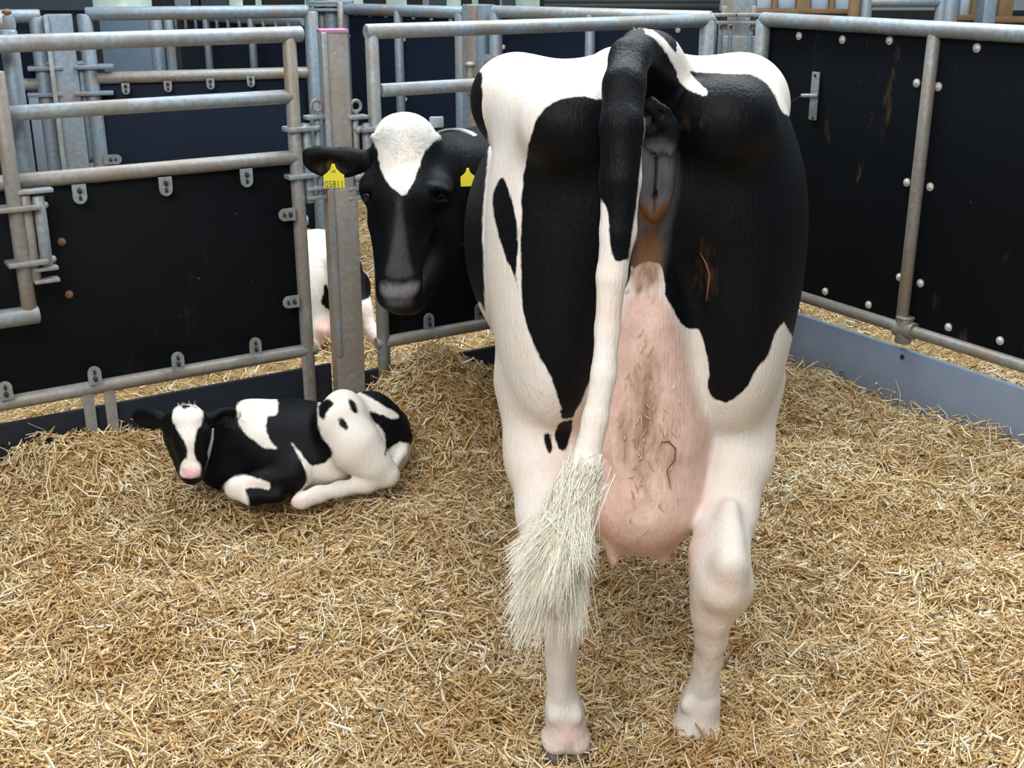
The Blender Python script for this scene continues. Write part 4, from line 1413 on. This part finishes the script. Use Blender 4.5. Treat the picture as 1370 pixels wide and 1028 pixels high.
    # ear tags
    def eartag(c, w, hgt, nx, number):
        c = Vector(c); ux = Vector((1, nx, 0)).normalized(); uz = Vector((0, -.10, 1)).normalized(); un = ux.cross(uz)
        if un.y > 0: un = -un
        out = [(-.5, 0), (.5, 0), (.5, .52), (.30, .64), (.14, .80), (.07, 1.0), (-.07, 1.0), (-.14, .80), (-.30, .64), (-.5, .52)]
        bm = bmesh.new()
        fr = [bm.verts.new(c + ux * x * w + uz * (z - .55) * hgt + un * .0015) for x, z in out]
        bk = [bm.verts.new(v.co - un * .003) for v in fr]
        bm.faces.new(fr); bm.faces.new(bk[::-1])
        for k in range(len(out)):
            bm.faces.new((fr[k], fr[(k + 1) % len(out)], bk[(k + 1) % len(out)], bk[k]))
        bmesh.ops.recalc_face_normals(bm, faces=bm.faces[:])
        me = bpy.data.meshes.new('ear_tag'); bm.to_mesh(me); bm.free()
        o = link('ear_tag', me, M['tag_yellow'], cow, smooth=False)
        o['label'] = 'yellow ear tag'
        if number:
            rot = Matrix((ux, uz, ux.cross(uz))).transposed()
            for txt, size, dz in (('05811', hgt * .40, -.52), ('UK', hgt * .15, .10)):
                cu = bpy.data.curves.new('tag_number', 'FONT')
                cu.body = txt; cu.size = size; cu.align_x = 'CENTER'; cu.extrude = .0004
                tmp = bpy.data.objects.new('tmp', cu)
                col.objects.link(tmp)
                bpy.context.view_layer.update()
                tm = bpy.data.meshes.new_from_object(tmp.evaluated_get(bpy.context.evaluated_depsgraph_get()))
                bpy.data.objects.remove(tmp); bpy.data.curves.remove(cu)
                f = ux.cross(uz)
                q = c + uz * (dz * hgt) - f * -.0022
                R3 = Matrix((ux, uz, f)).transposed().to_4x4()
                R3.translation = c + uz * (dz * hgt) + (f if f.y < 0 else -f) * .0022
                tm.transform(R3 @ Matrix.Diagonal((.80 if txt != 'UK' else 1, 1, 1, 1)))
                tm.materials.clear()
                t = link('tag_number' if txt != 'UK' else 'tag_letters', tm, M['tag_ink'], None, smooth=False)
                t.parent = o
        return o
    eartag(P(446.5, 234, 3.475), .060, .070, .05, True)
    eartag(P(626, 236, 3.60), .045, .055, .25, False)
    # webbing collar
    c0 = P(608, 250, 3.82)
    ax = Vector((.62, .75, -.12)).normalized()
    mb = MB()
    a_ = ax.orthogonal().normalized(); b_2 = ax.cross(a_)
    ri = []
    for i in range(40):
        t = 2 * math.pi * i / 40
        o = a_ * math.cos(t) + b_2 * math.sin(t)
        ri.append([mb.bm.verts.new(c0 + o * rr + ax * zz) for rr, zz in ((.178, -.016), (.184, -.016), (.184, .016), (.178, .016))])
    for i in range(40):
        A_, B_ = ri[i], ri[(i + 1) % 40]
        for k in range(4):
            mb.bm.faces.new((A_[k], A_[(k + 1) % 4], B_[(k + 1) % 4], B_[k]))
    mb.build('neck_strap', M['collar'], cow)
    mb = MB()
    mb.box(P(584, 163, 3.74), (1, .2, 0), .045, .012, P(584, 171, 3.74).z, P(584, 156, 3.74).z, .005)
    mb.build('strap_buckle', M['galv_far'], cow)
build_facing_cow()

# ------------------------------------------------------------------ the calf
def build_calf():
    B = Body((-1.32, 3.02, -.03), (-.22, 4.02, .50), .0058)
    B.ell(P(385, 596, 3.62), (.27, .17, .150), .03)
    B.ell(P(335, 600, 3.60), (.125, .13, .145), .05)
    B.ell(P(495, 585, 3.66), (.115, .14, .155), .05)
    B.ell(P(460, 572, 3.56), (.085, .10, .125), .04)
    B.ell(P(520, 592, 3.68), (.070, .10, .105), .05)
    # hind leg folded forward
    B.chain([(P(458, 570, 3.50), .080), (P(478, 600, 3.45), .074), (P(500, 622, 3.44), .050), (P(519, 636, 3.44), .034)], .04)
    B.chain([(P(519, 637, 3.44), .032), (P(490, 648, 3.42), .027), (P(455, 655, 3.40), .022), (P(425, 662, 3.38), .024), (P(405, 670, 3.37), .026)], .02)
    B.ell(P(402, 672, 3.365), (.030, .024, .020), .015)
    B.ell(P(440, 618, 3.52), (.10, .08, .075), .05)
    # tail
    B.chain([(P(536, 562, 3.72), .020), (P(543, 585, 3.66), .015), (P(538, 606, 3.58), .014), (P(527, 622, 3.52), .018)], .02)
    # neck
    B.chain([(P(330, 592, 3.58), .120), (P(300, 592, 3.52), .092), (P(276, 580, 3.46), .066)], .05)
    B.ell(P(300, 628, 3.50), (.075, .08, .060), .05)
    # fore leg, folded at the knee
    B.ell(P(390, 628, 3.48), (.075, .08, .070), .04)
    B.chain([(P(392, 636, 3.43), .048), (P(350, 646, 3.40), .034), (P(318, 652, 3.385), .033)], .03)
    B.chain([(P(314, 655, 3.385), .030), (P(335, 666, 3.36), .022), (P(372, 664, 3.37), .022)], .02)
    # head
    B.ell(P(249, 564, 3.39), (.058, .065, .052), .03)
    B.cone(P(250, 566, 3.355), P(252, 590, 3.33), .044, .040, .03)
    B.cone(P(251, 592, 3.325), P(254, 626, 3.285), .038, .028, .03)
    B.ell(P(255, 633, 3.28), (.033, .034, .024), .02)
    B.ell(P(257, 641, 3.29), (.024, .030, .014), .015)
    B.cone(P(266, 590, 3.40), P(260, 632, 3.32), .044, .028, .03)
    B.cone(P(236, 585, 3.39), P(248, 625, 3.32), .040, .028, .03)
    B.ell(P(227, 577, 3.36), (.020, .026, .020), .02)
    B.ell(P(274, 577, 3.36), (.020, .026, .020), .02)
    B.ell(P(243, 633, 3.250), (.006, .014, .006), .006, sub=True)
    B.ell(P(267, 633, 3.250), (.006, .014, .006), .006, sub=True)
    for (a, b, w) in (((226, 562, 3.41), (178, 558, 3.43), .036), ((273, 562, 3.42), (322, 553, 3.46), .030)):
        a = P(*a); b = P(*b)
        B.cone(a, a.lerp(b, .35), .016, .022, .02)
        B.ell(a.lerp(b, .55), ((b - a).length * .50, .015, w), .015, (b - a).to_track_quat('X', 'Z'))
        B.ell(a.lerp(b, .62) + Vector((0, -.014, -.004)), ((b - a).length * .34, .010, w * .6), .006, (b - a).to_track_quat('X', 'Z'), sub=True)
    V, Q = B.skin(2)
    u, v = chart(V)
    y = V[:, 1]
    head = (y < 3.46) & (u < 300) & (v < 650) & ~((u > 283) & (y > 3.40))
    blaze = polyd(u, v, [(232, 547), (240, 542), (247, 549), (256, 543), (266, 541), (272, 552), (270, 566), (264, 576), (261, 586), (259, 602), (262, 614), (269, 622), (268, 640), (241, 640), (241, 622), (250, 613), (251, 603), (246, 590), (238, 576), (230, 562)])
    patch = polyd(u, v, [(316, 540), (335, 530), (372, 530), (372, 556), (357, 556), (356, 575), (362, 590), (373, 602), (356, 601), (338, 588), (325, 578), (316, 563)])
    hq = polyd(u, v, [(424, 545), (432, 520), (445, 515), (470, 518), (500, 535), (535, 556), (530, 562), (512, 556), (494, 549), (497, 562), (510, 572), (517, 590), (514, 612), (520, 600), (536, 590), (560, 600), (545, 640),
                       (500, 670), (380, 695), (385, 668), (408, 652), (412, 640), (405, 620), (388, 590), (400, 603), (416, 625), (436, 620), (448, 606), (430, 585), (425, 565)])
    spots = union(polyd(u, v, [(426, 541), (437, 533), (449, 540), (438, 550), (433, 562), (426, 557)]), polyd(u, v, [(466, 533), (474, 537), (481, 552), (475, 554), (468, 545)]),
                  polyd(u, v, [(452, 560), (459, 559), (467, 572), (462, 577), (453, 568)]))
    fl_ = polyd(u, v, [(294, 665), (299, 648), (312, 638), (327, 634), (345, 641), (362, 645), (361, 656), (345, 653), (327, 653), (331, 666), (334, 680), (298, 682)])
    white = np.minimum(np.minimum(patch, cut(hq, spots)), fl_)
    white = np.where(head, blaze, white)
    white = np.where((~head) & (v < 585) & (u < 300), 50, white)
    pink = np.where(head, np.clip(2.2 * blob(u, v, 256, 635, 17, 13), 0, 1), 0)
    pink = np.maximum(pink, .5 * blob(u, v, 400, 674, 22, 14))
    me = mesh_np('calf', V, Q)
    z0 = np.zeros(len(V))
    attrs(me, black=-white, pink=pink, dirt=z0, grey=z0)
    p = P(385, 640, 3.55)
    calf = empty('calf', (p.x, p.y, 0), 'black and white calf lying curled in the straw in front of the left gate', 'calf')
    link('body', me, M['calf_hide'], calf)
    for x, yy, D in ((223, 577, 3.362), (278, 577, 3.362)):
        mb = MB(); mb.ball(P(x, yy, D), .013, (1, 1, 1), None, 14, 10); mb.build('eye', M['eye'], calf)
    # coat fringe on the ears and crown
    g = np.random.default_rng(31)
    n = 700
    a = g.random(n)
    roots = np.array([list(P(180 + q * 42, 566 + g.normal() * 3, 3.425)) for q in a[:350]] + [list(P(284 + q * 34, 564 + g.normal() * 3, 3.44)) for q in a[350:]])
    d = np.stack([g.normal(size=n) * .3, -.3 + g.normal(size=n) * .3, -1 + g.normal(size=n) * .3], 1)
    for h_ in (slice(0, 350), slice(350, 700)):
        Vs, Fs = strands(roots[h_], d[h_], g.uniform(.008, .020, 350), np.full(350, .0007), g.normal(size=350) * .2, 13, 3)
        link('ear_fringe', mesh_np('ear_fringe', Vs, Fs), M['hair_black'], calf)
    roots = np.array([list(P(238 + q * 26, 546 + g.normal() * 2, 3.38)) for q in a[:300]])
    d = np.stack([g.normal(size=300) * .4, -.3 + g.normal(size=300) * .3, 1 + g.normal(size=300) * .3], 1)
    Vs, Fs = strands(roots, d, g.uniform(.004, .010, 300), np.full(300, .0006), g.normal(size=300) * .2, 14, 3)
    link('crown_hair', mesh_np('crown_hair', Vs, Fs), M['hair_white'], calf)
    # cord round the neck
    pts = [P(285, 574, 3.36), P(284, 588, 3.36), P(279, 608, 3.36), P(274, 624, 3.37), P(272, 634, 3.40)]
    MB().tube(pts, [.003, .0045, .0055, .0050, .003], 8).build('neck_cord', M['collar'], calf)
build_calf()

# ------------------------------------------------------------------ cow lying in the pen beyond
def build_lying_cow():
    B = Body((-1.45, 4.75, -.03), (-.35, 6.7, .72), .012)
    B.ell(P(424, 385, 5.40), (.185, .38, .25), .03)
    B.ell(P(428, 362, 5.30), (.175, .20, .17), .10)
    B.ell(P(446, 385, 5.30), (.13, .20, .17), .05)
    B.chain([(P(415, 385, 5.20), .105), (P(417, 425, 5.10), .060), (P(420, 462, 5.0), .035)], .05)
    B.ell(P(434, 440, 5.08), (.060, .10, .065), .02)
    B.chain([(P(472, 385, 5.20), .085), (P(484, 415, 5.10), .042), (P(499, 447, 5.03), .026), (P(507, 458, 5.0), .030)], .04)
    B.chain([(P(440, 345, 5.15), .03), (P(455, 360, 5.08), .02), (P(460, 430, 5.02), .016)], .03)
    B.ell(P(395, 402, 5.62), (.09, .10, .11), .1)
    V, Q = B.skin(2)
    u, v = chart(V)
    black = union(polyd(u, v, [(462, 322), (486, 322), (500, 370), (497, 398), (480, 404), (470, 392), (462, 400), (450, 380), (455, 345)]),
                  polyd(u, v, [(434, 378), (444, 392), (448, 414), (438, 416), (429, 405), (433, 392)]))
    pink = 1.0 * smoothpoly(u, v, [(423, 425), (447, 425), (450, 462), (422, 462)], 6)
    pink = np.maximum(pink, .45 * smoothpoly(u, v, [(476, 395), (492, 395), (512, 470), (490, 470)], 8))
    z0 = np.zeros(len(V))
    me = mesh_np('lying_cow', V, Q)
    attrs(me, black=black, pink=pink, dirt=z0, grey=z0)
    o = link('resting_cow', me, M['hide'])
    tag(o, 'mostly white cow resting in the straw beyond the gates, seen between gate and post', 'cow', 'dairy cows')
build_lying_cow()
